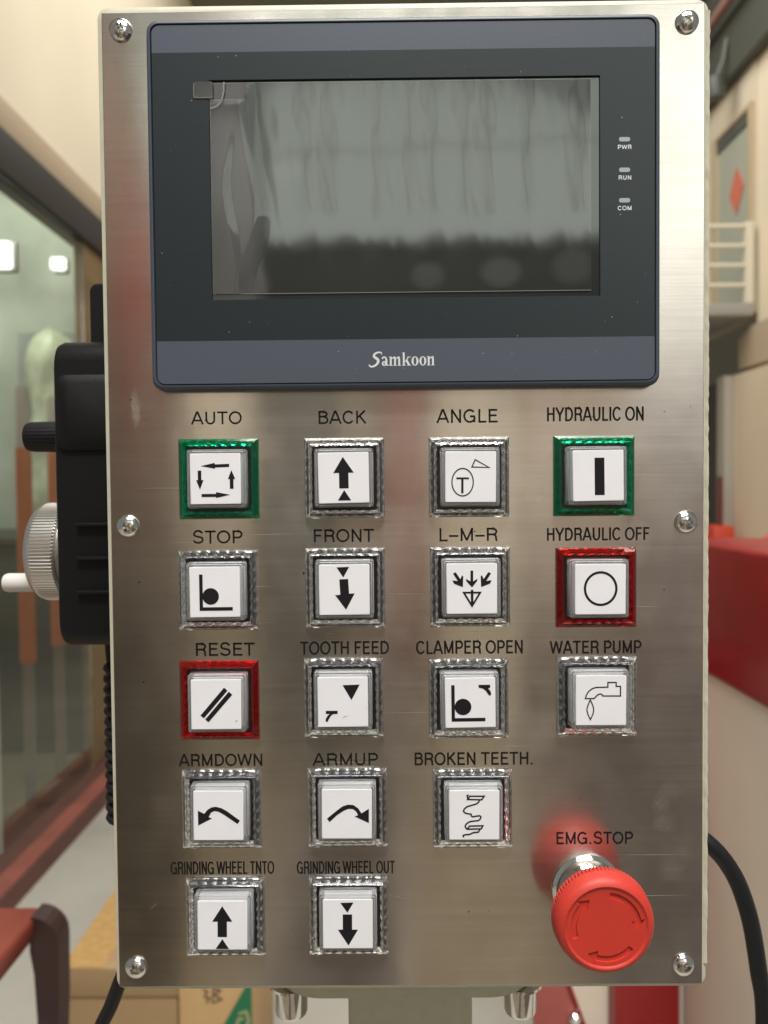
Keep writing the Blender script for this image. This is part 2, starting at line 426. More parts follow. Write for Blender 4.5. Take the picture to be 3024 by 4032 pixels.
# ---- touchscreen module
HX, HZ = -.0001, .1190
bm = bmesh.new()
HW, HH = .2004, .1435
add_loft(bm, rr_rings([(HW+.001, HH+.001, .0048, 0.), (HW+.001, HH+.001, .0048, -.0040), (HW, HH, .0045, -.0055), (HW-.0012, HH-.0012, .0040, -.0061), (HW-.0028, HH-.0028, .0034, -.0061), (HW-.0034, HH-.0034, .0032, -.0042)], HX, HZ))
hmi = on_panel(obj('touchscreen', bm, MT['bezel'], ang=50))
FW = HW-.0040; FH = HH-.0040; fy = -.00575
zt, zb = .1782, .0661
top, bot = HZ+FH/2, HZ-FH/2
def half_band(z0, z1, up):
    r = .003; pts = []
    x0, x1 = HX-FW/2, HX+FW/2
    if up: c = [(x1-r, z1-r, 0), (x0+r, z1-r, 90)]; tail = [(x0, z0), (x1, z0)]
    else: c = [(x0+r, z0+r, 180), (x1-r, z0+r, 270)]; tail = [(x1, z1), (x0, z1)]
    for (cx_, cz_, a0) in c:
        for i in range(7):
            a = math.radians(a0+15*i); pts.append((cx_+r*math.cos(a), cz_+r*math.sin(a)))
    return pts+tail
for args in ((zt, top, True), (bot, zb, False)):
    bm = bmesh.new(); add_prism(bm, half_band(*args), fy, -.0050)
    strip = obj('overlay_strip', bm, MT['band'], hmi, sm=False)
WX0, WX1, WZ0, WZ1 = -.0762, .0768, .0821, .1675
bm = bmesh.new()
ox0, ox1 = HX-FW/2, HX+FW/2
outer = [(ox0, zb), (ox1, zb), (ox1, zt), (ox0, zt)]; inner = [(WX0, WZ0), (WX1, WZ0), (WX1, WZ1), (WX0, WZ1)]
for i in range(4):
    j = (i+1) % 4
    add_prism(bm, [outer[i], outer[j], inner[j], inner[i]], fy-.00002, -.0050)
obj('overlay_panel', bm, MT['dark_overlay'], hmi, sm=False)
bm = bmesh.new(); add_box(bm, WX0-.0005, WX1+.0005, -.0048, -.0046, WZ0-.0005, WZ1+.0005)
obj('display', bm, MT['display'], hmi, sm=False)

# protective film: lifted and creased at its left side
def film_h(x, z):
    u = (x-WX0); v = (z-WZ0)/(WZ1-WZ0)
    edge = .0185+.0060*math.exp(-((v-.40)/.20)**2)-.0030*max(0, .25-v)*4
    wd = .0070+.0015*math.sin(v*6+1)
    k = min(1., max(0., (edge-u)/wd)); h = .112*wd*(k*k*(3-2*k))*min(1, (1.02-v)*9)*(.30+.70*min(1, v*2.6))
    k2 = min(1., max(0., (.0105+.002*math.sin(v*9)-u)/.004)); h += .00022*(k2*k2*(3-2*k2))*math.exp(-((v-.45)/.22)**2)
    h += .000010*math.sin(x*520+2.2*math.sin(z*60))+.000012*math.sin(z*210+x*130)+.000003*math.sin(x*1100+z*200)
    return max(h, -.00003)
film_mat = mat('clear_protective_film', (.9, .9, .9), .08)
n_, l_, p_ = nodes(film_mat)
out = n_['Material Output']; tr = n_.new('ShaderNodeBsdfTransparent'); gl = n_.new('ShaderNodeBsdfGlossy'); gl.inputs['Roughness'].default_value = .05
df = n_.new('ShaderNodeBsdfDiffuse'); df.inputs['Color'].default_value = (.7, .72, .70, 1)
fr = n_.new('ShaderNodeFresnel'); fr.inputs['IOR'].default_value = 2.1
m1 = n_.new('ShaderNodeMixShader'); m2 = n_.new('ShaderNodeMixShader'); m2.inputs[0].default_value = .026
l_.new(fr.outputs[0], m1.inputs[0]); l_.new(tr.outputs[0], m1.inputs[1]); l_.new(gl.outputs[0], m1.inputs[2])
tc_ = n_.new('ShaderNodeTexCoord'); sp_n = n_.new('ShaderNodeSeparateXYZ'); l_.new(tc_.outputs['Object'], sp_n.inputs[0])
def mth_(op, a, b):
    q = n_.new('ShaderNodeMath'); q.operation = op
    for i_, v_ in enumerate((a, b)):
        if isinstance(v_, (int, float)): q.inputs[i_].default_value = v_
        else: l_.new(v_, q.inputs[i_])
    return q.outputs[0]
tot_ = None                                          # finger marks, plus a tall paler patch on the film's left
for (bx, bz, ra, rb, am) in ((9, 91, 7.5, 6, .030), (38, 92, 9, 6.5, .036), (66, 94, 9, 8, .026), (-46, 133, 7, 7, .030), (-58, 88, 6, 6, .02), (-30, 150, 16, 18, .012), (-62, 120, 9, 30, .03)):
    dx_ = mth_('MULTIPLY', mth_('ADD', sp_n.outputs[0], -bx*.001), 1000./ra); dz_ = mth_('MULTIPLY', mth_('ADD', sp_n.outputs[2], -bz*.001), 1000./rb)
    g_ = n_.new('ShaderNodeMapRange'); g_.inputs['From Min'].default_value = .35; g_.inputs['From Max'].default_value = 1.1; g_.inputs['To Min'].default_value = am; g_.inputs['To Max'].default_value = 0.
    l_.new(mth_('ADD', mth_('MULTIPLY', dx_, dx_), mth_('MULTIPLY', dz_, dz_)), g_.inputs['Value'])
    tot_ = g_.outputs['Result'] if tot_ is None else mth_('MAXIMUM', tot_, g_.outputs['Result'])
l_.new(mth_('ADD', tot_, .024), m2.inputs[0])
l_.new(m1.outputs[0], m2.inputs[1]); l_.new(df.outputs[0], m2.inputs[2]); l_.new(m2.outputs[0], out.inputs['Surface'])
bm = bmesh.new()
NX, NZ = 240, 110
fx0, fx1, fz0, fz1 = WX0+.0003, .0734, .0845, WZ1-.0008
grid = [[bm.verts.new((fx0+(fx1-fx0)*i/NX, -.00500-film_h(fx0+(fx1-fx0)*i/NX, fz0+(fz1-fz0)*j/NZ), fz0+(fz1-fz0)*j/NZ)) for j in range(NZ+1)] for i in range(NX+1)]
for i in range(NX):
    for j in range(NZ): bm.faces.new((grid[i][j], grid[i+1][j], grid[i+1][j+1], grid[i][j+1]))
film = obj('protective_film', bm, film_mat, hmi, ang=80)
film_edge = mat('film_edge', (.20, .21, .20), .35)
bm = bmesh.new()
add_box(bm, fx0+.001, fx1, -.00520, -.00508, fz0-.0001, fz0+.00012)
e_ = obj('film_edge', bm, film_edge, film, sm=False)
bm = bmesh.new()
add_ribbon(bm, [(-.0702, .1667), (-.0703, .1630), (-.0712, .1595), (-.0730, .1575), (-.0757, .1565)], .0006, -.0058)
obj('film_crease', bm, film_edge, film, sm=False)
bm = bmesh.new(); add_loft(bm, rr_rings([(.0075, .0063, .0008, -.00590), (.0075, .0063, .0008, -.00605)], -.0783, .1637))
obj('pull_tab', bm, film_mat, film, sm=False)
bm = bmesh.new(); add_ribbon(bm, [(-.0820, .1662), (-.0820, .1610), (-.0816, .1606), (-.0748, .1605)], .00022, -.00611)
obj('tab_edge', bm, film_edge, film, sm=False)

random.seed(21); bm = bmesh.new(); k = 0
while k < 46:
    x = random.uniform(HX-FW/2+.002, HX+FW/2-.002); z = random.uniform(zb-.016, zt+.008)
    if WX0-.001 < x < WX1+.001 and WZ0-.001 < z < WZ1+.001: continue
    r = random.choice((.10, .12, .15, .22))*mm; k += 1
    add_flat(bm, [(x+r*math.cos(a)*random.uniform(.6, 1.4), z+r*math.sin(a)) for a in [i*PI/3 for i in range(6)]], fy-.00005)
o = obj('dust_specks', bm, mat('pale_dust', (.30, .32, .32), .8), hmi, sm=False); o['kind'] = 'stuff'
# status windows and their captions
for (tx, z, xa, xb) in (('PWR', 142.7, 83.6, 89.0), ('RUN', 130.9, 83.9, 88.9), ('COM', 119.1, 83.65, 89.0)):
    bm = bmesh.new(); add_loft(bm, rr_rings([(.0043, .0017, .00075, fy-.00004), (.0043, .0017, .00075, fy-.0001)], .0863, z*mm))
    obj('indicator_light', bm, MT['lamp_grey'], hmi, sm=False)
    bm = bmesh.new(); text_mesh(bm, tx, xa*mm, xb*mm, (z-3.83)*mm, (z-2.2)*mm, fy-.0001, .19, .06)
    obj('caption', bm, MT['white_print'], hmi, sm=False)

# maker's word mark in bold roman letters with a brushed capital
bm = bmesh.new()
LX, LZ, LU = .0, .0, .0
kk = [0]
def lp(poly, dx):
    kk[0] += 1
    add_flat(bm, [((dx+x*3.62)*mm, (55.55+z*3.62)*mm) for x, z in poly], fy-.00006-.000004*(kk[0] % 7))
def ring_l(cx, cz, rx, rz, ix, iz, dx):
    n = 24
    for i in range(n):
        a, b = 2*PI*i/n, 2*PI*(i+1)/n
        lp([(cx+rx*math.cos(a), cz+rz*math.sin(a)), (cx+rx*math.cos(b), cz+rz*math.sin(b)), (cx+ix*math.cos(b), cz+iz*math.sin(b)), (cx+ix*math.cos(a), cz+iz*math.sin(a))], dx)
def stem(x, z1, dx, serif_top=True, w=.2):
    lp([(x, 0), (x+w, 0), (x+w, z1), (x, z1)], dx); lp([(x-.09, 0), (x+w+.09, 0), (x+w+.09, .06), (x-.09, .06)], dx)
    if serif_top: lp([(x-.1, z1-.07), (x+.05, z1-.12), (x+.05, z1), (x-.1, z1-.03)], dx)
def arch(x, dx, w=.2, span=.46):
    prev = None
    for i in range(9):
        t = i/8; ang = PI*(1-t*.62)
        xo = x+.20+(span-.02)*(.5-.5*math.cos(t*PI)) ; zo = .74+.26*math.sin(min(1, t*1.15)*PI*.6)
        zi = zo-.10-.16*t
        cur = ((xo, zo), (xo-.06*t, zi))
        if prev: lp([prev[0], cur[0], cur[1], prev[1]], dx)
        prev = cur
    stem(x+span, .80, dx, False, w)
def l_m(dx): stem(.1, 1, dx); arch(.1, dx, .2, .46); arch(.56, dx, .2, .46); return 1.42
def l_n(dx): stem(.1, 1, dx); arch(.1, dx, .2, .46); return .93
def l_o(dx): ring_l(.42, .49, .38, .51, .16, .43, dx); return .86
def l_a(dx):
    for q in ribbon([(.10, .74), (.16, .90), (.32, .95), (.48, .88), (.53, .70)], .15): lp([tuple(v) for v in q], dx)
    lp([(.44, .10), (.64, .10), (.64, .74), (.44, .74)], dx)
    lp([(.50, .02), (.70, 0), (.80, .06), (.78, .12), (.64, .14), (.50, .18)], dx)
    ring_l(.29, .25, .25, .26, .07, .14, dx); lp([(.40, .42), (.50, .48), (.50, .58), (.30, .46)], dx); return .82
def l_k(dx):
    stem(.1, 1.42, dx)
    lp([(.30, .44), (.38, .40), (.80, .93), (.66, .93)], dx); lp([(.58, .90), (.96, .90), (.96, .97), (.58, .97)], dx)
    lp([(.38, .55), (.55, .70), (.92, .03), (.66, .03)], dx); lp([(.55, 0), (1.0, 0), (1.0, .06), (.55, .06)], dx); return 1.0
S_path = [(1.30, 1.20), (1.26, 1.42), (1.0, 1.47), (.72, 1.40), (.48, 1.20), (.50, .98), (.74, .80), (.92, .60), (.84, .28), (.55, .02), (.20, -.08), (-.04, .02), (-.02, .20)]
S_w = [.05, .13, .17, .20, .24, .27, .29, .29, .26, .22, .19, .15, .05]
sp_ = spline([(x, z, 0) for x, z in S_path], 5)
pv = None
for i, p in enumerate(sp_):
    a_, b_ = sp_[max(0, i-1)], sp_[min(len(sp_)-1, i+1)]; d = (b_-a_).normalized()
    f_ = i/5; k0 = min(int(f_), len(S_w)-2); wv = S_w[k0]+(S_w[k0+1]-S_w[k0])*(f_-k0)
    cur = ((p.x-d.y*wv/2, p.y+d.x*wv/2), (p.x+d.y*wv/2, p.y-d.x*wv/2))
    if pv: lp([pv[0], cur[0], cur[1], pv[1]], -14.2)
    pv = cur
xx = -9.6
word = [l_a, l_m, l_k, l_o, l_o, l_n]
sc_ = 1.0
for fn in word: xx += fn(xx)*3.62
obj('word_mark', bm, MT['white_print'], hmi, sm=False)

# ---- square push buttons
def ring_square(prof, rib, nseg=42):
    """prof: list of (half, height, rib amplitude in half, in height); a closed cross section swept round the square"""
    bm = bmesh.new(); per = []
    for s in range(4):
        for i in range(nseg):
            per.append((s, -1+2*i/nseg))
    rings = []
    for (s, u) in per:
        ring = []
        for (hf, ht, ah, av) in prof:
            wv = math.cos(u*PI*rib/2)**2 if abs(u) < .93 else 1.
            h = hf-ah*wv; y = -(ht+av*wv)
            px, pz = (h, u*h)
            for _ in range(s): px, pz = -pz, px
            ring.append((px, y, pz))
        rings.append(ring)
    vs = [[bm.verts.new(p) for p in r] for r in rings]
    m = len(vs); k = len(prof); fs = []
    for i in range(m):
        a, b = vs[i], vs[(i+1) % m]
        for j in range(k):
            j2 = (j+1) % k
            fs.append(bm.faces.new((a[j], a[j2], b[j2], b[j])))
    bmesh.ops.recalc_face_normals(bm, faces=fs)
    return bm
def mesh_of(bm, m, ang=35):
    bm.normal_update(); smooth(bm, ang)
    me = bpy.data.meshes.new('part'); bm.to_mesh(me); bm.free(); me.materials.append(m); return me
prof = [(16.1*mm, .0002, 0, 0), (16.1*mm, .0012, 0, 0), (15.8*mm, .0017, 0, 0), (14.5*mm, .0037, 0, 0), (14.2*mm, .0040, 0, 0), (13.9*mm, .0038, .30*mm, 0),
        (13.5*mm, .0022, .60*mm, 0), (13.2*mm, .0010, .30*mm, 0), (13.6*mm, .0009, 0, .0002), (14.6*mm, .0008, 0, .0006), (15.8*mm, .0003, 0, 0)]
frame_me = {}
for k in ('clear', 'green', 'red_clear'):
    frame_me[k] = mesh_of(ring_square(prof, 7), MT[k], 25)
bm = bmesh.new()
def sq(h, y, r=.0008): return [(x, y, z) for x, z in rrect(2*h, 2*h, r, 3)]
add_loft(bm, [sq(11.75*mm, -.0009), sq(11.6*mm, -.0058), sq(11.45*mm, -.0061), sq(11.0*mm, -.0062), sq(10.8*mm, -.0067), sq(10.4*mm, -.0068)])
cap_me = mesh_of(bm, clear('clear_cap_acrylic', (.92, .93, .94), tw=.85), 25)
bm = bmesh.new(); add_loft(bm, [sq(9.7*mm, -.0012, .0005), sq(9.7*mm, -.0063, .0005)])
core_me = mesh_of(bm, MT['core'], 30)
bm = bmesh.new(); add_loft(bm, [sq(14.1*mm, -.0001), sq(14.1*mm, -.0005)])
well_me = mesh_of(bm, MT['well'], 30)
bm = bmesh.new(); add_loft(bm, [sq(10.0*mm, -.00685, .0004), sq(10.0*mm, -.00702, .0004), sq(9.9*mm, -.0071, .0004)])
card_me = mesh_of(bm, MT['paper'], 30)

SY = -.00716
def sym(bx, items):
    """bx: left, top, right, bottom of the card as drawn; items: ('p', polygon) ('r', path, width, closed) ('c', x, y, r) ('o', x, y, r outer, r inner)"""
    bm = bmesh.new(); cx, cz = (bx[0]+bx[2])/2, (bx[1]+bx[3])/2; sx = 20.0*mm/(bx[2]-bx[0]); sz = 20.0*mm/(bx[3]-bx[1])
    T = lambda p: ((p[0]-cx)*sx, -(p[1]-cz)*sz)
    for k, it in enumerate(items):
        y = SY-.00001*k
        if it[0] == 'p': add_flat(bm, [T(p) for p in it[1]], y)
        elif it[0] == 'r': add_ribbon(bm, [T(p) for p in it[1]], it[2]*sx, y, it[3])
        elif it[0] == 'c': add_flat(bm, [T((it[1]+it[3]*math.cos(a*PI/24), it[2]+it[3]*math.sin(a*PI/24))) for a in range(48)], y)
        elif it[0] == 'o': add_ribbon(bm, [T((it[1]+(it[3]+it[4])/2*math.cos(a*PI/32), it[2]+(it[3]+it[4])/2*math.sin(a*PI/32))) for a in range(64)], (it[3]-it[4])*sx, y, True)
        elif it[0] == 'e': add_ribbon(bm, [T((it[1]+it[3]*math.cos(a*PI/32), it[2]+it[4]*math.sin(a*PI/32))) for a in range(64)], it[5]*sx, y, True)
    return mesh_of(bm, MT['print'], 1)
up_arrow = lambda tx, ty, hy, hx0, hx1, sx0, sx1, by: [(tx, ty), (hx1, hy), (sx1, hy), (sx1, by), (sx0, by), (sx0, hy), (hx0, hy)]
drop = [(1160, 405), (1170, 424), (1180, 448), (1184, 470), (1179, 498), (1162, 533), (1146, 500), (1138, 470), (1143, 446), (1152, 423)]
faucet = [(1128, 397), (1134, 375), (1150, 350), (1175, 332), (1200, 325), (1277, 323), (1277, 293), (1332, 293), (1332, 318), (1361, 318), (1361, 380), (1245, 380), (1236, 369), (1224, 367), (1208, 374), (1186, 397)]
BTN = [
 (-75.7, 11.6, 'green', 'square green push button whose card shows four arrows circling, under AUTO', sym((180, 365, 555, 722), [
   ('p', [(260, 453), (363, 431), (366, 442), (471, 439), (471, 461), (366, 464), (366, 473)]),
   ('p', [(237, 485), (263, 485), (263, 552), (279, 552), (251, 619), (224, 552), (237, 552)]),
   ('p', up_arrow(487, 483, 547, 460, 514, 474, 501, 615)),
   ('p', [(263, 650), (370, 650), (370, 638), (475, 657), (370, 679), (370, 671), (263, 671)])])),
 (-25.0, 11.5, 'clear', 'square clear push button with upward arrow over a small triangle, under BACK', sym((1080, 350, 1445, 718), [
   ('p', up_arrow(1260, 382, 498, 1189, 1337, 1230, 1298, 611)), ('p', [(1265, 623), (1314, 699), (1218, 699)])])),
 (25.2, 11.4, 'clear', 'square clear push button with circled T and outlined triangle, under ANGLE', sym((215, 315, 552, 655), [
   ('r', [(413, 370), (506, 422), (391, 419)], 8, True), ('e', 330, 521, 71, 92, 8),
   ('p', [(288, 489), (372, 489), (372, 501), (288, 501)]), ('p', [(321, 500), (336, 500), (336, 595), (321, 595)])])),
 (75.5, 11.4, 'green', 'square green push button showing one thick upright bar, under HYDRAULIC ON', sym((1030, 310, 1372, 655), [
   ('p', [(1177, 361), (1243, 361), (1243, 615), (1177, 615)])])),
 (-76.7, -33.4, 'clear', 'square clear push button with a ball in a corner bracket, under STOP', sym((172, 298, 545, 668), [
   ('p', [(244, 352), (270, 352), (270, 620), (244, 620)]), ('p', [(244, 594), (490, 594), (490, 620), (244, 620)]), ('c', 328, 514, 61)])),
 (-25.2, -32.9, 'clear', 'square clear push button with downward arrow under a small triangle, under FRONT', sym((1068, 280, 1445, 655), [
   ('p', [(1200, 300), (1295, 297), (1250, 376)]), ('p', [(1220, 390), (1286, 387), (1292, 497), (1334, 495), (1268, 617), (1187, 507), (1226, 505)])])),
 (25.4, -32.9, 'clear', 'square clear push button with three arrows above an outlined triangle, under L-M-R', sym((270, 245, 602, 575), [
   ('p', [(427, 292), (445, 292), (445, 362), (473, 345), (471, 360), (437, 402), (400, 362), (398, 346), (427, 362)]),
   ('p', [(312, 310), (330, 302), (360, 347), (372, 322), (380, 330), (377, 400), (318, 377), (308, 355), (343, 360)]),
   ('p', [(562, 310), (544, 302), (514, 347), (502, 322), (494, 330), (497, 400), (556, 377), (566, 355), (531, 360)]),
   ('r', [(383, 436), (491, 436), (437, 524)], 12, True), ('p', [(429, 418), (446, 418), (446, 520), (429, 520)])])),
 (76.3, -33.6, 'red_clear', 'square red push button showing a black ring, under HYDRAULIC OFF', sym((1055, 250, 1390, 572), [('o', 1224, 407, 112, 96)])),
 (-76.9, -78.4, 'red_clear', 'square red push button showing two slanted bars, under RESET', sym((187, 295, 553, 662), [
   ('p', [(430, 354), (455, 377), (280, 580), (254, 560)]), ('p', [(464, 384), (490, 407), (313, 610), (289, 589)]), ('p', [(511, 606), (514, 609), (524, 597), (521, 594)])])),
 (-26.3, -77.8, 'clear', 'square clear push button with solid triangle and small claw, under TOOTH FEED', sym((1063, 290, 1428, 655), [
   ('p', [(1245, 349), (1370, 346), (1309, 459)]),
   ('p', [(1121, 536), (1207, 536), (1207, 559), (1172, 561), (1154, 578), (1141, 600), (1132, 619), (1118, 613), (1121, 592), (1136, 570), (1150, 559), (1121, 559)]), ('r', [(1245, 590), (1256, 580), (1275, 575)], 2.2, False), ('c', 1418, 520, 2.2)])),
 (24.5, -78.5, 'clear', 'square clear push button with ball, corner bracket and claw, under CLAMPER OPEN', sym((260, 250, 585, 578), [
   ('p', [(300, 297), (322, 297), (322, 537), (300, 537)]), ('p', [(300, 514), (519, 514), (519, 537), (300, 537)]), ('c', 375, 441, 54),
   ('p', [(477, 297), (552, 297), (552, 318), (538, 321), (551, 335), (558, 352), (556, 366), (546, 370), (536, 356), (524, 338), (505, 322), (477, 315)])])),
 (76.5, -78.0, 'clear', 'square clear push button with dripping tap drawing, under WATER PUMP', sym((1065, 248, 1400, 570), [
   ('r', faucet, 8.5, True), ('r', drop, 8, True)])),
 (-76.7, -123.3, 'clear', 'square clear push button with arrow curving down to the left, under ARMDOWN', sym((198, 292, 558, 655), [
   ('p', [(230, 437), (276, 460), (300, 430), (330, 412), (360, 408), (400, 418), (440, 440), (534, 510), (516, 535), (420, 468), (380, 445), (350, 440), (325, 452), (308, 485), (332, 494), (232, 547)])])),
 (-25.2, -123.0, 'clear', 'square clear push button with arrow curving down to the right, under ARMUP', sym((1090, 285, 1453, 647), [
   ('p', [(1127, 500), (1200, 440), (1240, 410), (1280, 397), (1320, 400), (1355, 425), (1378, 461), (1432, 427), (1432, 533), (1328, 484), (1353, 475), (1340, 448), (1315, 430), (1285, 428), (1250, 442), (1200, 475), (1146, 526)])])),
 (25.8, -123.8, 'clear', 'square clear push button with thin squiggle of broken teeth, under BROKEN TEETH', sym((285, 260, 605, 580), [
   ('r', [(410, 290), (399, 294), (403, 312)], 9.5, False), ('r', [(417, 298), (508, 298), (493, 321), (402, 319)], 9.5, True),
   ('r', [(478, 322), (474, 335), (460, 347), (430, 356), (400, 365), (381, 380), (376, 395), (386, 406), (412, 413), (424, 413), (426, 425), (434, 431), (455, 427), (480, 424), (488, 432), (484, 445), (470, 456), (445, 458), (418, 462), (396, 475), (387, 490), (390, 502), (402, 511)], 9.5, False),
   ('r', [(414, 491), (500, 489), (490, 509), (402, 511)], 9.5, True), ('r', [(481, 512), (471, 530), (440, 533), (415, 545), (386, 547), (374, 552), (377, 564)], 9.5, False)])),
 (-75.8, -168.0, 'clear', 'square clear push button with upward arrow over triangle, under GRINDING WHEEL TNTO', sym((238, 322, 600, 675), [
   ('p', up_arrow(419, 360, 472, 345, 492, 384, 452, 583)), ('p', [(418, 597), (467, 669), (369, 669)])])),
 (-25.3, -167.8, 'clear', 'square clear push button with downward arrow under triangle, under GRINDING WHEEL OUT', sym((1097, 315, 1460, 672), [
   ('p', [(1225, 339), (1321, 336), (1276, 411)]), ('p', [(1242, 423), (1310, 423), (1310, 534), (1353, 534), (1283, 650), (1206, 534), (1242, 534)])])),
]
for (x, z, kind, lab, sm_) in BTN:
    b = obj_me('push_button', frame_me[kind], None, (x*mm, 0, z*mm)); on_panel(b); b['label'] = lab; b['group'] = 'square push buttons of the panel'
    obj_me('button_well', well_me, b); c_ = obj_me('button_cap', cap_me, b); obj_me('diffuser', core_me, b)
    cd = obj_me('symbol_card', card_me, b); sy = obj_me('symbol', sm_, b)
    rt = random.uniform(-.012, .012); cd.rotation_euler = (0, rt, 0); sy.rotation_euler = (0, rt, 0)

# ---- emergency stop
ES = (.0727, -.1578)
bm = bmesh.new()
add_lathe(bm, [(0, .0005), (14.5*mm, .0005), (14.5*mm, -.0010), (13.9*mm, -.0018), (13.3*mm, -.0024), (13.1*mm, -.0085), (12.5*mm, -.0095), (0, -.0095)], 64)
est = on_panel(obj('emergency_stop', bm, MT['chrome'], loc=(ES[0], 0, ES[1])))
est['label'] = 'red mushroom emergency stop with three engraved turn arrows on a chrome collar'
bm = bmesh.new(); NN = 234
prof_ = [(0, -.0092), (11.8*mm, -.0092), (13.4*mm, -.0105), (15.6*mm, -.0135), (17.2*mm, -.0165), (17.9*mm, -.0185), (18.75*mm, -.0192), (18.9*mm, -.0206), (18.9*mm, -.0224), (18.85*mm, -.0242), (18.3*mm, -.0264), (17.2*mm, -.0279), (15.8*mm, -.0285), (15.4*mm, -.0284), (14.9*mm, -.0279), (11.0*mm, -.0277), (0, -.0277)]
rings = []
for (r, h) in prof_:
    ring = []
    for i in range(NN):
        a = 2*PI*i/NN; rr = max(r, 1e-6)
        if -.0215 < h < -.0188 and r > .0185:
            rr += (.00022, .00022, -.0006)[i % 3]
        ring.append((rr*math.cos(a), h, rr*math.sin(a)))
    rings.append(ring)
add_loft(bm, rings)
cut = bmesh.new()
def arrow_poly(a0, a1):
    """clockwise arrow on the cap face; angles in degrees, a0 tail, a1 head base"""
    r0, r1 = 11.0*mm, 13.3*mm; n = 14; o_, i_ = [], []
    for k in range(n+1):
        a = math.radians(a0+(a1-a0)*k/n); t = .55+.45*k/n
        rc = (r0+r1)/2; hw = (r1-r0)/2*(1.0 if k else .9)
        o_.append(((rc+hw)*math.cos(a), (rc+hw)*math.sin(a))); i_.append(((rc-hw)*math.cos(a), (rc-hw)*math.sin(a)))
    a = math.radians(a1); d = math.radians(a1-17)
    h1 = ((r1+1.5*mm)*math.cos(a), (r1+1.5*mm)*math.sin(a)); h0 = ((r0-1.5*mm)*math.cos(a), (r0-1.5*mm)*math.sin(a))
    tip = ((r0+r1)/2*math.cos(d), (r0+r1)/2*math.sin(d))
    return o_+[h1, tip, h0]+i_[::-1]
for (a0, a1) in ((84, 12), (200, 138), (-40, -108)):
    add_prism(cut, arrow_poly(a0, a1), -.0300, -.02705)
bm = boolean(bm, cut)
cap = obj('mushroom_cap', bm, MT['estop'], est, ang=32)

# ---- mount below the box
bm = bmesh.new()
out_ = [(x, y) for x, y in rrect(.1235, .060, .024, 10, -.0018, .061)]
add_loft(bm, [[(x, y, z) for x, y in out_] for z in (-.2003, -.2240)] + [[(x*.985-.00003, .061+(y-.061)*.96, -.2248) for x, y in out_]])
on_panel(obj('mounting_flange', bm, MT['box_paint']))
bm = bmesh.new(); add_loft(bm, [[(x, y, z) for x, y in rrect(.0577, .058, .004, 5, .0006, .066)] for z in (-.2249, -1.27)])
on_panel(obj('support_post', bm, MT['box_paint']))
bm = bmesh.new(); add_loft(bm, [[(x, y, z) for x, y in rrect(.30, .30, .01, 4, .0006, .066)] for z in (-1.27, -1.299)])
on_panel(obj('base_plate', bm, MT['box_paint']))
b0 = None
for x in (-.0555, .0527):
    bm = bmesh.new()
    add_lathe(bm, [(0, -.2249), (10.5*mm, -.2249), (10.5*mm, -.2262), (7.7*mm, -.2265), (7.7*mm, -.2388), (7.3*mm, -.2400), (6.4*mm, -.2406), (3.4*mm, -.2406), (3.0*mm, -.2385), (0, -.2385)], 40, 'Z', (x, .046, 0))
    on_panel(obj('bolt', bm, MT['chrome']))

# ------------------------------------------------------------------ hand pendant hung on the left side of the box
pend = empty('hand_pendant', (-.145, .072, -.0655), 'black hand pendant with silver knurled dial hung on the left side of the steel panel', 'hand pendant')
QL = -Vector(pend.location)
def on_pend(o): o.parent = pend; o.location = Vector(o.location)+QL; return o
bm = bmesh.new()
add_loft(bm, [[(x, y, z) for y, z in rrect(.064-2*i_, .142-2*i_, .010, 6, .072, .0057)] for x, i_ in ((-.1230, 0), (-.1568, 0), (-.1592, .0008), (-.1604, .0028))])
body = on_pend(obj('pendant_body', bm, MT['black'], ang=40))
bm = bmesh.new(); add_loft(bm, [[(x, y, z) for x, z in rrect(.036-2*i_, .034-2*i_, .005, 5, -.1402, .0430)] for y, i_ in ((.041, 0), (.0385, .0), (.0365, .0035))])
on_pend(obj('side_pad', bm, MT['black'], ang=30))
for z in (-.008, -.0235, -.039):
    bm = box(-.150, -.125, .0372, .0405, z-.0008, z+.0008, .0004); on_pend(obj('grip_rib', bm, MT['black']))
bm = bmesh.new(); add_loft(bm, [[(x, y, z) for x, z in rrect(.026-2*i_, .036-2*i_, .004, 5, -.1355, .0880)] for y, i_ in ((.056, .001), (.057, 0), (.086, 0), (.087, .001))])
on_pend(obj('hanging_bracket', bm, MT['black']))
bm = bmesh.new(); pk = []
for (r, h) in ((0, -.160), (7.4*mm, -.160), (7.6*mm, -.166), (7.2*mm, -.184), (6.6*mm, -.1865), (0, -.1865)):
    pk.append([(h, .072+max(r, 1e-6)*(1+.03*(i % 2))*math.cos(2*PI*i/56), .0345+max(r, 1e-6)*(1+.03*(i % 2))*math.sin(2*PI*i/56)) for i in range(56)])
add_loft(bm, pk); on_pend(obj('selector_knob', bm, MT['black'], ang=25))
WZ = -.0226
bm = bmesh.new(); add_lathe(bm, [(0, -.160), (21.5*mm, -.160), (22.6*mm, -.1615), (22.6*mm, -.1640), (21.5*mm, -.1655), (0, -.1655)], 96, 'X', (0, .072, WZ))
on_pend(obj('dial_scale', bm, MT['alu'], ang=30))
bm = bmesh.new(); pk = []; NW = 360
for (r, h, kn) in ((0, -.1656, 0), (23.6*mm, -.1656, 0), (24.3*mm, -.1662, 1), (24.3*mm, -.1765, 1), (23.7*mm, -.1780, 0), (22.0*mm, -.1802, 0), (18.*mm, -.1810, 0), (0, -.1810, 0)):
    ring = []
    for i in range(NW):
        a = 2*PI*i/NW; rr = max(r, 1e-6)-(.00042 if kn and i % 4 < 2 else 0)
        ring.append((h, .072+rr*math.cos(a), WZ+rr*math.sin(a)))
    pk.append(ring)
add_loft(bm, pk); dial = on_pend(obj('dial_wheel', bm, MT['alu'], ang=20))
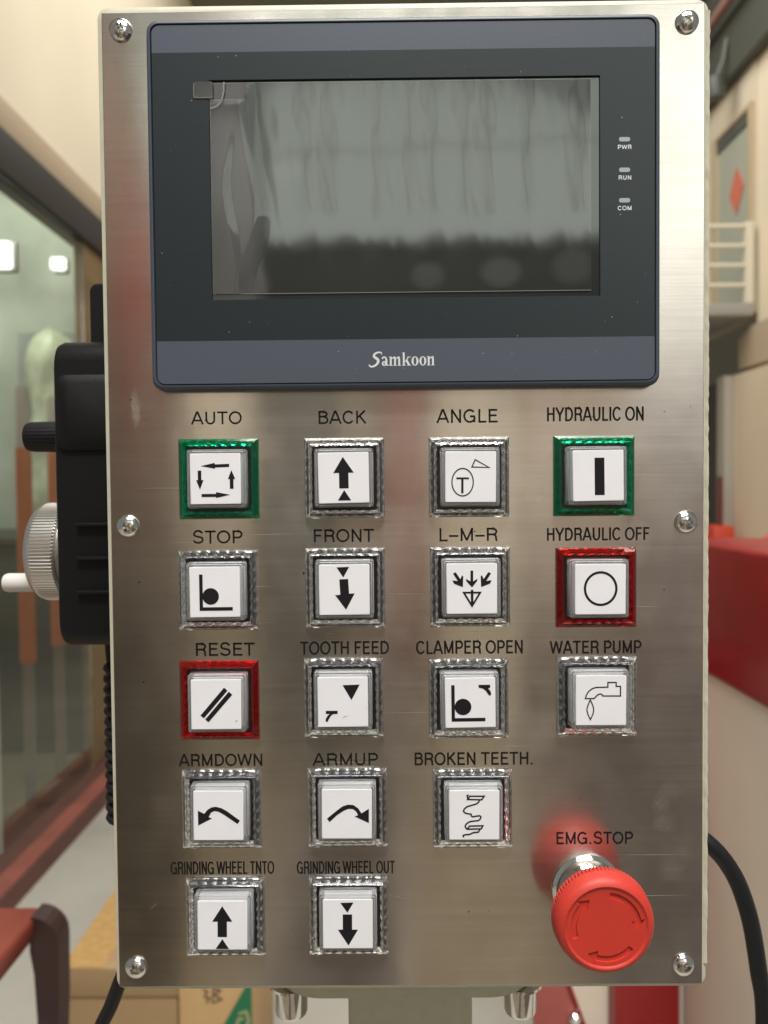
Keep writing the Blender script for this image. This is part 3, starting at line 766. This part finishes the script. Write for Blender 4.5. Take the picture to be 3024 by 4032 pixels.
bm = bmesh.new(); add_lathe(bm, [(0, -.1805), (4.5*mm, -.1805), (4.6*mm, -.1840), (4.7*mm, -.1950), (4.2*mm, -.1966), (0, -.1968)], 32, 'X', (0, .066, -.0375))
on_pend(obj('dial_handle', bm, mat('white_handle', (.62, .60, .57), .35)))
bm = bmesh.new(); add_lathe(bm, [(0, -.066), (5*mm, -.066), (4.2*mm, -.078), (0, -.078)], 24, 'Z', (-.1455, .072, 0)); on_pend(obj('cable_gland', bm, MT['black']))
bm = bmesh.new(); pts = []
for i in range(15*14+1):
    a = 2*PI*i/14; z = -.078-.0054*i/14
    pts.append((-.1432+.0062*math.cos(a), .072+.0062*math.sin(a), z))
pts += [tuple(v) for v in spline([pts[-1], (-.1440, .076, -.170), (-.136, .085, -.190), (-.125, .095, -.21), (-.118, .105, -.24)], 6)][1:]
add_tube(bm, pts, .0019, 8)
tag(obj('coiled_cable', bm, MT['rubber']), 'black coiled cable hanging below the hand pendant beside the panel edge', 'cable')

# loose cables
bm = bmesh.new(); add_tube(bm, spline([(.10, .085, -.150), (.118, .062, -.1515), (.1395, .050, -.1600), (.1540, .050, -.1760), (.1625, .050, -.1980), (.1672, .050, -.225), (.1700, .050, -.2500), (.1705, .052, -.33), (.166, .06, -.6), (.18, .15, -1.28)], 10), .0040, 16)
tag(obj('power_cable', bm, MT['rubber']), 'thick black cable arching out to the right of the steel panel', 'cable')
bm = bmesh.new(); add_tube(bm, spline([(-.112, .080, -.175), (-.126, .055, -.2020), (-.1365, .050, -.2240), (-.1425, .050, -.2390), (-.1500, .050, -.2570), (-.158, .052, -.30), (-.16, .07, -.6), (-.12, .2, -1.28)], 10), .0034, 14)
tag(obj('signal_cable', bm, MT['rubber']), 'thinner black cable falling to the left below the panel corner', 'cable')

# ------------------------------------------------------------------ the workshop behind
FLOOR = -1.30
fl = noisy(mat('grey_concrete', (.40, .38, .33), .55), (2.2, 2.2, 2.2), .16, .1, .002)
bm = bmesh.new(); bm.faces.new([bm.verts.new(p) for p in ((-6, -5.5, FLOOR), (6, -5.5, FLOOR), (6, 9, FLOOR), (-6, 9, FLOOR))])
tag(obj('floor', bm, fl, sm=False), kind='structure')
cream = noisy(mat('cream_wall_paint', (.76, .67, .51), .7), (1.5, 1.5, 1.5), .05)
tan = mat('tan_beam', (.42, .33, .23), .6)
darkb = mat('dark_metal_frame', (.045, .042, .038), .5)
tag(obj('upper_wall', box(-1.46, -1.352, 1.2, 6.9, 1.388, 4.2), cream, sm=False), 'plain cream wall above the glass partition at upper left', 'wall')
gp = empty('glass_partition', (-1.35, 3.0, FLOOR), 'dark framed glass partition along the left with reddish floor rail', 'glass partition')
GL = -Vector(gp.location)
def on_gp(o): o.parent = gp; o.location = Vector(o.location)+GL; return o
on_gp(obj('cornice', box(-1.46, -1.340, 1.2, 6.9, 1.272, 1.387, .004), tan))
on_gp(obj('head_frame', box(-1.44, -1.330, 1.2, 6.9, 1.120, 1.271, .004), darkb))
rail_m = noisy(mat('red_brown_paint', (.105, .048, .038), .45), (9, 9, 9), .12)
bm = bmesh.new()
add_loft(bm, [[(x, y, z) for x, z in ((-1.195, -1.2995), (-1.215, -1.255), (-1.330, -1.236), (-1.44, -1.236), (-1.44, -1.2995))] for y in (1.2, 6.9)])
on_gp(obj('bottom_rail', bm, rail_m, sm=False))
bm = bmesh.new()
add_loft(bm, [[(x, y, z) for x, z in ((-1.224, -1.2500), (-1.224, -1.2530), (-1.284, -1.2430), (-1.284, -1.2400))] for y in (1.2, 6.9)])
on_gp(obj('lit_rail_band', bm, noisy(mat('lit_red_band', (.26, .085, .065), .4), (9, 9, 9), .15), sm=False))  # red-lit band of the dark rail, put into its colour
glass_m = mat('partition_glass', (.90, .96, .92), .0, 0., Transmission_Weight=1., IOR=1.5)
on_gp(obj('glass_pane', box(-1.362, -1.354, 1.2, 3.12, -1.235, 1.119), glass_m, sm=False))
on_gp(obj('end_panel', box(-1.40, -1.352, 3.13, 6.9, -1.235, 1.119), noisy(mat('brown_wood_panel', (.20, .135, .065), .5), (3, 3, 9), .18), sm=False))
on_gp(obj('glazing_bar', box(-1.368, -1.350, 2.29, 2.302, -1.235, 1.119), mat('pale_glazing_bar', (.35, .38, .33), .5), sm=False))
# behind the glass
tag(obj('reflection_wall', box(-3.6, -1.42, 4.3, 4.4, FLOOR, 3.2), noisy(mat('pale_green_wall', (.42, .45, .38), .7), (2.2, 2.2, 2.2), .30), sm=False), 'pale grey green wall standing in for the reflection in the glass partition', 'wall')  # stands in for the bright wall mirrored in the glass
def bin_(name, x0, x1, y0, y1, z0, z1, c, lab, cat):
    return tag(obj(name, box(x0, x1, y0, y1, z0, z1, .01), noisy(mat(name+'_paint', c, .5), (4, 4, 4), .2)), lab, cat)
cab = empty('dark_reflection_block', (-2.2, 4.0, FLOOR), 'low dark olive block standing in for the dark reflection in the glass partition', 'mirror block')  # block added for the dark lower reflection in the glass
for nm, b_ in (('cabinet_body', box(-3.2, -1.50, 3.45, 4.28, FLOOR+.06, -.25, .01)), ('reflection_block_top', box(-3.22, -1.49, 3.42, 4.29, -.249, -.21, .005)), ('plinth', box(-3.15, -1.52, 3.5, 4.25, FLOOR+.005, FLOOR+.06))):
    o = obj(nm, b_, noisy(mat(nm+'_paint', (.040, .044, .030), .5), (2, 2, 2), .3), cab); o.location = -Vector(cab.location)
for i, (px, lab) in enumerate(((-1.436, 'orange brown post with pale top behind the glass, nearer the left edge'), (-1.462, 'orange brown post with pale top behind the glass, beside the hand pendant'))):
    Y = (2.69, 3.03)[i]
    e = empty('orange_post', (px, Y, FLOOR), lab, 'post', 'orange posts behind the glass')
    bm = bmesh.new(); add_lathe(bm, [(0, -.66), (.030, -.66), (.030, .18), (0, .18)], 20, 'Z'); obj('post_shaft', bm, mat('orange_brown_paint', (.52, .12, .025), .4), e, loc=(0, 0, 1.30))
    bm = bmesh.new(); add_lathe(bm, [(0, .181), (.026, .181), (.026, .40), (.022, .42), (0, .42)], 20, 'Z'); obj('post_top', bm, mat('pale_pink_grey', (.46, .38, .33), .4), e, loc=(0, 0, 1.30))
    bm = bmesh.new(); add_lathe(bm, [(0, -1.299), (.08, -1.299), (.022, -1.25), (.022, -.661), (0, -.661)], 20, 'Z'); obj('post_foot', bm, mat('dull_pink_grey', (.20, .15, .12), .5), e, loc=(0, 0, 1.30))
bm = bmesh.new(); rings = []
for k in range(21):
    t = k/20; z = .80-1.0*t; r = .145*math.sqrt(max(0, 1-(1-min(1, t*3.2))**2))*(.80+.20*math.sin(t*9+1))+.004
    rings.append([(r*(1+.10*math.sin(3*a+k*.8))*math.cos(a)+.02*math.sin(t*7), .6*r*math.sin(a)*(1+.12*math.sin(5*a+k)), z) for a in [2*PI*i/28 for i in range(28)]])
add_loft(bm, rings)
tag(obj('plastic_cover', bm, noisy(mat('pale_green_plastic', (.60, .64, .46), .4), (7, 7, 7), .45), loc=(-1.64, 3.40, 0)), 'pale yellow green plastic cover hanging behind the glass partition', 'plastic cover')
tag(obj('reflection_board', box(-2.2, -1.78, 4.26, 4.295, .25, .95), noisy(mat('grey_board', (.26, .28, .26), .5), (5, 5, 5), .35), sm=False), 'added grey board standing in for dark shapes mirrored in the glass partition', 'board')  # clutter added for the dark shapes mirrored in the glass
bm = bmesh.new(); bm.faces.new([bm.verts.new(p) for p in ((-3.6, 1.2, FLOOR+.004), (-1.45, 1.2, FLOOR+.004), (-1.45, 4.29, FLOOR+.004), (-3.6, 4.29, FLOOR+.004))])
tag(obj('office_floor', bm, noisy(mat('dark_brown_floor', (.13, .095, .05), .5), (3, 3, 3), .3), sm=False), kind='structure')
for (x, y, z, s, lab) in ((-1.87, 3.25, 1.10, .12, 'wide glowing panel standing in for window glare in the glass at the left edge'), (-1.69, 3.65, 1.175, .032, 'small glowing panel standing in for window glare in the glass beside the wider one')):
    e = empty('window_glare', (x, y, z), lab, 'lamp')  # glowing panels added in place of window reflections on the glass
    obj('glare_panel', box(-s*1.1, s*1.1, -.02, .02, -.06 if s > .1 else -.03, .06 if s > .1 else .03, .01), glow('glare_glow', (.95, 1., .92), 3.2), e)
    obj('lamp_housing', box(-s*1.2, s*1.2, .0205, .06, -.07 if s > .1 else -.04, .07 if s > .1 else .04, .01), mat('lamp_housing_paint', (.5, .5, .5), .5), e)

# red steel table at lower left
tb = empty('steel_table', (-.80, .45, FLOOR), 'red painted steel table corner with bent leg at lower left', 'table')
def on_tb(o): o.parent = tb; o.location = Vector(o.location)-Vector(tb.location); return o
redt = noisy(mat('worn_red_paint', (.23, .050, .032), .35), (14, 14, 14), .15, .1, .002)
on_tb(obj('tabletop', box(-1.25, -.474, .18, .70, -.578, -.546, .008, 3), redt))
for (lx, ly) in ((-.456, .670), (-.456, .205), (-1.24, .670), (-1.24, .205)):
    bm = bmesh.new(); r = .045
    prof2 = []
    a_in = [(lx-.030, -.5455)]
    outl = [(lx-.022, -.5455)]+[(lx-.022+.036*math.sin(math.radians(a)), -.5815+.036*math.cos(math.radians(a))) for a in range(15, 91, 15)]
    outl += [(lx+.013, -.66), (lx+.008, -.76), (lx+.008, FLOOR)]
    inn = [(lx-.022, FLOOR), (lx-.016, -.68), (lx-.019, -.62), (lx-.024, -.590)]
    if lx < -1: outl = [(2*lx-x, z) for x, z in outl]; inn = [(2*lx-x, z) for x, z in inn]
    add_prism(bm, outl+inn, ly, ly+.035)
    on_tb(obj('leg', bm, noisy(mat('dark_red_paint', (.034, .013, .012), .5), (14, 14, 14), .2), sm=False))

# cardboard cartons on the floor
card = noisy(mat('brown_cardboard', (.36, .24, .12), .55), (7, 40, 7), .08, .1, .001)
cb = empty('cardboard_box', (-.54, 1.36, FLOOR), 'taped brown cardboard carton with white sticker behind the panel at lower left', 'box')
def on_cb(o): o.parent = cb; o.location = Vector(o.location)-Vector(cb.location); return o
on_cb(obj('carton_body', box(-.668, -.441, 1.205, 1.51, FLOOR, -.985, .004), card))
on_cb(obj('carton_lid', box(-.673, -.436, 1.200, 1.515, -1.010, -.948, .005, 3), card))
tape = mat('glossy_packing_tape', (.50, .31, .12), .12)
on_cb(obj('packing_tape', box(-.6725, -.588, 1.2003, 1.5147, -.9478, -.9472), noisy(tape, (60, 60, 60), .1, .9, .004)))
on_cb(obj('sticker', box(-.575, -.505, 1.375, 1.46, -.9471, -.9466), mat('white_sticker', (.75, .73, .72), .5), sm=False))
c2 = empty('printed_carton', (-.345, 1.30, FLOOR), 'cardboard carton with green print and pen scribble below the panel', 'box')
def on_c2(o): o.parent = c2; o.location = Vector(o.location)-Vector(c2.location); return o
on_c2(obj('carton_body', box(-.4345, -.287, 1.19, 1.45, FLOOR, -.955, .003), noisy(mat('light_cardboard', (.55, .36, .17), .6), (9, 9, 9), .06)))
bm = bmesh.new(); add_flat(bm, [(x-.015, z) for x, z in [(-.2735, -.958), (-.2735, -1.29), (-.415, -1.29), (-.385, -1.17), (-.335, -1.065)]], 1.1888); on_c2(obj('printed_flash', bm, mat('green_print', (.02, .17, .075), .5), sm=False))
bm = bmesh.new(); add_ribbon(bm, [(x-.015, z) for x, z in [(-.30, -1.035), (-.285, -1.03), (-.28, -1.05), (-.29, -1.07), (-.305, -1.06), (-.30, -1.045), (-.29, -1.045)]], .005, 1.1884); on_c2(obj('printed_scroll', bm, mat('tan_print', (.42, .38, .18), .6), sm=False))
bm = bmesh.new()
for q in ([(-.371, -.984), (-.361, -.988), (-.368, -.999), (-.357, -1.002), (-.364, -1.012)], [(-.350, -.980), (-.352, -1.012)], [(-.350, -.981), (-.335, -.986), (-.349, -.995), (-.333, -1.004), (-.352, -1.012)]):
    add_ribbon(bm, [(x-.015, z) for x, z in q], .0026, 1.1884-.0002*len(q))
on_c2(obj('scribble', bm, mat('faded_pen', (.10, .07, .05), .6), sm=False))

# red and white machine to the right
mc = empty('grinding_machine', (.75, 1.1, FLOOR), 'red and white painted machine body standing behind the panel on the right', 'machine')
def on_mc(o): o.parent = mc; o.location = Vector(o.location)-Vector(mc.location); return o
mred = noisy(mat('machine_red_enamel', (.30, .013, .015), .34), (18, 18, 18), .10, .06, .001)
mwhite = noisy(mat('machine_white_enamel', (.80, .73, .60), .35), (6, 6, 6), .04)
on_mc(obj('red_cover', box(.502, 1.15, .35, 1.04, -.296, -.084, .008, 3), mred))
on_mc(obj('white_body', box(.508, 1.14, .36, 1.03, -1.24, -.297), mwhite, sm=False))
on_mc(obj('plinth', box(.50, 1.15, .35, 1.04, FLOOR, -1.241), mred, sm=False))
on_mc(obj('front_column', box(.384, .4985, 1.02, 1.2, FLOOR, -.30, .004), mred))
on_mc(obj('side_web', box(.315, .3835, 1.06, 1.16, FLOOR, -.35), mwhite, sm=False))
bm = bmesh.new(); add_prism(bm, [(.185, -.30), (.255, -.30), (.27, -.78), (.38, -1.10), (.38, -1.29), (.30, -1.29), (.235, -.95), (.225, -.86)], .94, .972)
on_mc(obj('foot_brace', bm, noisy(mat('faded_red_enamel', (.36, .09, .075), .4), (12, 12, 12), .1), sm=False))
bm = bmesh.new(); add_tube(bm, [(.258, .936, -.70), (.271, .936, -.78), (.325, .936, -.93), (.382, .936, -1.10)], .0035, 8); on_mc(obj('brace_edge', bm, mred))
bm = bmesh.new(); add_lathe(bm, [(0, .94), (.010, .94), (.010, .928), (.006, .924), (0, .924)], 20, 'Y', (.292, 0, -.868)); on_mc(obj('brace_bolt', bm, MT['chrome']))

# far right: cream wall, landing with railing, door
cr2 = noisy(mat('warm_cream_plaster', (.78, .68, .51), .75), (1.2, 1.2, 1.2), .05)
tag(obj('right_wall', box(2.0, 2.12, 2.2, 3.90, .876, 2.30), cr2, sm=False), 'bright cream upper wall on the right beside the upstairs door', 'wall')
tag(obj('lower_wall', box(1.92, 2.1, 2.2, 4.0, FLOOR, .62), noisy(mat('beige_plaster', (.72, .60, .44), .75), (1.2, 1.2, 1.2), .06), sm=False), 'beige lower wall under the stair landing on the right', 'wall')
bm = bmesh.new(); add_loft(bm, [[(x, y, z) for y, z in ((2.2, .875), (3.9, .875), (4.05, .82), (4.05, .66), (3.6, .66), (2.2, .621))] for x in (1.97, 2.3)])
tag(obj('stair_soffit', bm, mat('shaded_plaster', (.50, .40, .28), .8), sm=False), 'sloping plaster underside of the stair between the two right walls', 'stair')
tag(obj('upper_back_wall', box(1.99, 2.10, 3.905, 6.8, .95, 2.30), noisy(mat('yellow_cream_plaster', (.68, .60, .46), .75), (1.2, 1.2, 1.2), .05), sm=False), 'cream wall holding the upstairs door behind the railing', 'wall')
dr = empty('upstairs_door', (1.96, 4.1, .95), 'grey upstairs door in a tan frame on the right wall', 'door')
def on_dr(o): o.parent = dr; o.location = Vector(o.location)-Vector(dr.location); return o
on_dr(obj('door_leaf', box(1.984, 1.988, 3.955, 4.36, .95, 1.985), mat('grey_door_paint', (.40, .42, .35), .3), sm=False))
on_dr(obj('transom', box(1.976, 1.9885, 3.955, 4.36, 1.9855, 2.06), mat('dark_transom', (.10, .10, .085), .5), sm=False))
for (a, b, c, d) in ((3.910, 3.954, .95, 2.061), (4.361, 4.42, .95, 2.061), (3.910, 4.42, 2.062, 2.085)):
    on_dr(obj('frame', box(1.970, 1.9885, a, b, c, d), mat('tan_frame_paint', (.50, .40, .26), .6), sm=False))
bm = bmesh.new()
add_loft(bm, [[(x, 4.105+.090*u, 1.675+.135*v) for u, v in ((0, 1), (1, 0), (0, -1), (-1, 0))] for x in (1.978, 1.982)])
tag(obj('paper_charm', bm, mat('red_paper', (.60, .17, .11), .6), sm=False), 'red paper diamond stuck on the grey upstairs door', 'paper charm')
ld = empty('stair_landing', (1.6, 4.3, .85), 'pale landing slab with white tubular railing at the right', 'landing')
def on_ld(o): o.parent = ld; o.location = Vector(o.location)-Vector(ld.location); return o
on_ld(obj('slab', box(.2, 1.968, 3.87, 4.9, .925, .99, .004), mat('pale_grey_slab', (.36, .36, .33), .6)))
wr = mat('white_rail_paint', (.70, .66, .54), .4)
for z in (1.405, 1.30, 1.195, 1.088):
    bm = bmesh.new(); add_tube(bm, [(.25, 3.89, z), (1.925, 3.89, z)], .013, 10); on_ld(obj('rail', bm, wr))
for x in (1.947, .80):
    on_ld(obj('rail_post', box(x-.021, x+.021, 3.87, 3.91, .991, 1.425), wr, sm=False))
tag(obj('far_wall', box(-6, 6, 6.9, 7.1, FLOOR, 3.4), noisy(mat('dim_grey_wall', (.42, .38, .30), .8), (1, 1, 1), .1), sm=False), 'dim far end wall of the workshop', 'wall')
dw = empty('dark_doorway', (1.9, 4.5, FLOOR), 'dark doorway with grey frame under the landing on the right', 'doorway')
for nm, b_, c in (('door_leaf', box(1.90, 1.95, 4.10, 5.2, FLOOR, .60), (.06, .06, .05)), ('door_frame', box(1.87, 1.95, 4.005, 4.095, FLOOR, .62), (.45, .42, .36)), ('pane', box(1.892, 1.899, 4.35, 4.6, -.9, .35), (.22, .22, .19))):
    o = obj(nm, b_, mat(nm+'_grey', c, .5), dw, sm=False); o.location = -Vector(dw.location)
fe = empty('red_cabinet', (1.80, 3.95, -.30), 'small orange red box on the wall beside the dark doorway', 'box')
obj('cabinet_body', box(-.05, .065, -.10, .16, -.09, .09, .01), mat('orange_red_paint', (.62, .07, .035), .4), fe)
obj('cabinet_pipe', box(.02, .04, 0, .02, .0905, .36), mat('dark_red_pipe', (.14, .03, .03), .5), fe, sm=False)
bm = bmesh.new(); rings = []
for k in range(9):
    t = k/8; z = -.30*t+.12; r = .03+.15*math.sin(t*PI*.55)
    rings.append([(r*(1+.15*math.sin(4*a+k))*math.cos(a), r*math.sin(a)*(1+.1*math.sin(3*a)), z) for a in [2*PI*i/20 for i in range(20)]])
add_loft(bm, rings)
tag(obj('red_cloth', bm, mat('pinkish_red_cloth', (.68, .10, .09), .7), loc=(1.46, 2.6, -.29)), 'pinkish red cloth heap on top of the machine at the right edge', 'cloth')

fd = empty('wall_floodlight', (1.86, 4.1, 2.24), 'small unlit grey floodlight under the roof beam at upper right', 'floodlight')
bm = bmesh.new(); add_lathe(bm, [(0, -.05), (.045, -.05), (.055, .0), (.05, .06), (0, .07)], 20, 'Z'); obj('lamp_head', bm, mat('grey_lamp_paint', (.07, .075, .065), .4), fd)
bm = bmesh.new(); add_tube(bm, [(0, 0, .06), (.04, 0, .16), (.06, 0, .28)], .012, 8); obj('bracket', bm, mat('grey_bracket', (.15, .155, .14), .4), fd)
# roof
tag(obj('ceiling', box(-6, 6, .9, 7.1, 3.4, 3.5), noisy(mat('olive_roof', (.20, .20, .155), .8), (2, 2, 2), .1), sm=False), kind='structure')
tag(obj('roof_beam', box(1.93, 2.35, 1.5, 6.9, 2.302, 2.92), mat('dark_green_grey_beam', (.075, .08, .065), .6), sm=False), 'dark roof beam running above the cream right wall', 'beam')
bm = bmesh.new(); add_tube(bm, [(1.86, 2.0, 2.64), (1.88, 6.8, 2.66)], .028, 12)
tag(obj('ceiling_pipe', bm, mat('dull_pink_pipe', (.32, .17, .14), .5)), 'dull pink pipe along the roof beam at upper right', 'pipe')

# ------------------------------------------------------------------ behind the photographer: mirrored sheet and wall, and blocks added for the steel's reflections
bm = bmesh.new()
zs = (1.46, 2.80); n = 64; x0, x1 = -1.5, 2.4; cols = []
for i in range(n*4+1):
    x = x0+(x1-x0)*i/(n*4); y = -4.2+.045*math.sin(2*PI*i/16)
    cols.append((bm.verts.new((x, y, zs[0])), bm.verts.new((x, y, zs[1]))))
for a, b in zip(cols, cols[1:]): bm.faces.new((a[0], b[0], b[1], a[1]))
tag(obj('daylight_sheet', bm, glow('translucent_sheet', (.80, .88, .77), 1.1)), 'translucent corrugated daylight sheet mirrored in the dark screen', 'roof sheet')
sr = empty('sheet_frame', (.4, -3.8, .9), 'dark upright bars in front of the daylight sheet', 'frame')
dk = mat('dark_frame_bar', (.20, .21, .19), .6)
random.seed(5)
x = -.85
while x < 1.7:
    o = obj('bar', box(x-.010, x+.010, -3.80, -3.78, 1.46, 2.8), dk, sr, sm=False); o.location = -Vector(sr.location)
    x += random.choice((.12, .17, .21, .26))
for z, tl in ((1.78, .06), (2.38, -.07)):
    bm = bmesh.new(); add_tube(bm, [(-1.4, -3.75, z-tl), (1.8, -3.75, z+tl)], .005, 8)
    o = obj('cross_bar', bm, dk, sr); o.location = -Vector(sr.location)
tag(obj('dark_wall', box(-3.2, 3.2, -4.5, -4.3, FLOOR, 1.455), mat('dark_wall_paint', (.018, .020, .018), .7), sm=False), 'dark wall below the daylight sheet behind the photographer', 'wall')
for (x0, x1, lab) in ((-.34, .02, 'narrow dark slab added on the floor in front of the panel'), (.50, 2.6, 'wide dark slab added on the floor to the right in front of the panel')):
    tag(obj('dark_mirror_slab', box(x0, x1, -3.1, -.6, FLOOR, FLOOR+.012), noisy(mat('dark_slab_paint', (.060, .046, .038), .8), (4, 4, 4), .2), sm=False), lab, 'mat')  # slabs added to darken the floor mirrored in the plate
for (x0, x1, lab) in ((-1.3, -.36, 'brown slab added on the floor left of the narrow dark slab'), (.04, .48, 'brown slab added on the floor between the two dark slabs')):
    tag(obj('brown_mirror_slab', box(x0, x1, -3.1, -.6, FLOOR, FLOOR+.015), noisy(mat('brown_slab_paint', (.185, .145, .095), .8), (3, 9, 3), .3), sm=False), lab, 'board')  # slabs added to tone the floor mirrored in the plate
tag(obj('low_mirror_block', box(-1.15, -.545, -1.75, -1.45, FLOOR, -.16, .02), noisy(mat('dark_brown_block_paint', (.085, .070, .052), .6), (3, 3, 3), .2)), 'dark brown block added to be mirrored at the lower left of the steel plate', 'tool chest')  # unseen block added to darken the plate's lower left reflection
for (nm, x0, x1, y, z0, z1, c, lab, cat) in (  # unseen blocks added, sized and toned to shape the plate's reflections
    ('brown_mirror_block', -2.6, -1.02, -3.3, FLOOR, .34, (.12, .095, .072), 'added brown block mirrored at the left of the steel plate', 'mirror block'),
    ('red_mirror_block', -1.26, -1.09, -3.2, .345, 1.45, (.24, .065, .05), 'added upright red block mirrored at the left of the steel plate', 'hoist'),
    ('upper_brown_mirror_block', -2.6, -1.28, -3.35, .345, 2.3, (.26, .21, .16), 'added brown block mirrored at the upper left of the steel plate', 'cupboard'),
    ('beige_mirror_block', -1.0, -.62, -3.3, -.15, .70, (.74, .66, .53), 'added beige block mirrored in the steel plate', 'locker'),
    ('grey_mirror_block', -1.0, -.62, -3.3, .705, 2.0, (.20, .20, .19), 'added grey block above the beige one behind the photographer', 'cupboard'),
    ('lower_brown_mirror_block', -1.0, -.62, -3.25, FLOOR, -.155, (.26, .22, .16), 'added brown block under the beige one behind the photographer', 'stand'),
    ('dark_mirror_block', -.60, -.28, -3.2, FLOOR, .8, (.11, .10, .085), 'added dark block mirrored near the middle of the steel plate', 'mirror block'),
    ('mid_brown_mirror_block', -.26, -.03, -3.3, FLOOR, .6, (.26, .22, .17), 'added mid brown block mirrored in the steel plate', 'crate'),
    ('mid_red_mirror_block', -.02, .16, -3.1, -.7, .62, (.30, .13, .10), 'added narrow red block mirrored in the steel plate', 'machine'),
    ('cream_mirror_block', .20, .62, -3.3, FLOOR, .62, (.60, .54, .43), 'added cream block mirrored in the steel plate', 'mirror block'),
    ('pale_mirror_block', .64, 1.12, -3.25, -.55, .62, (.56, .46, .38), 'added pale pinkish block mirrored at the right of the steel plate', 'machine'),
    ('lower_dark_mirror_block', .64, 1.12, -3.2, FLOOR, -.555, (.17, .135, .12), 'added dark block under the pale one behind the photographer', 'bench'),
    ('pink_grey_mirror_block', 1.14, 2.4, -3.3, FLOOR, .56, (.24, .19, .175), 'added pinkish grey block mirrored at the right edge of the steel plate', 'mirror block')):
    tag(obj(nm, box(x0, x1, y-.4, y, z0, z1, .02), noisy(mat(nm+'_paint', c, .6), (3, 3, 3), .15)), lab, cat)
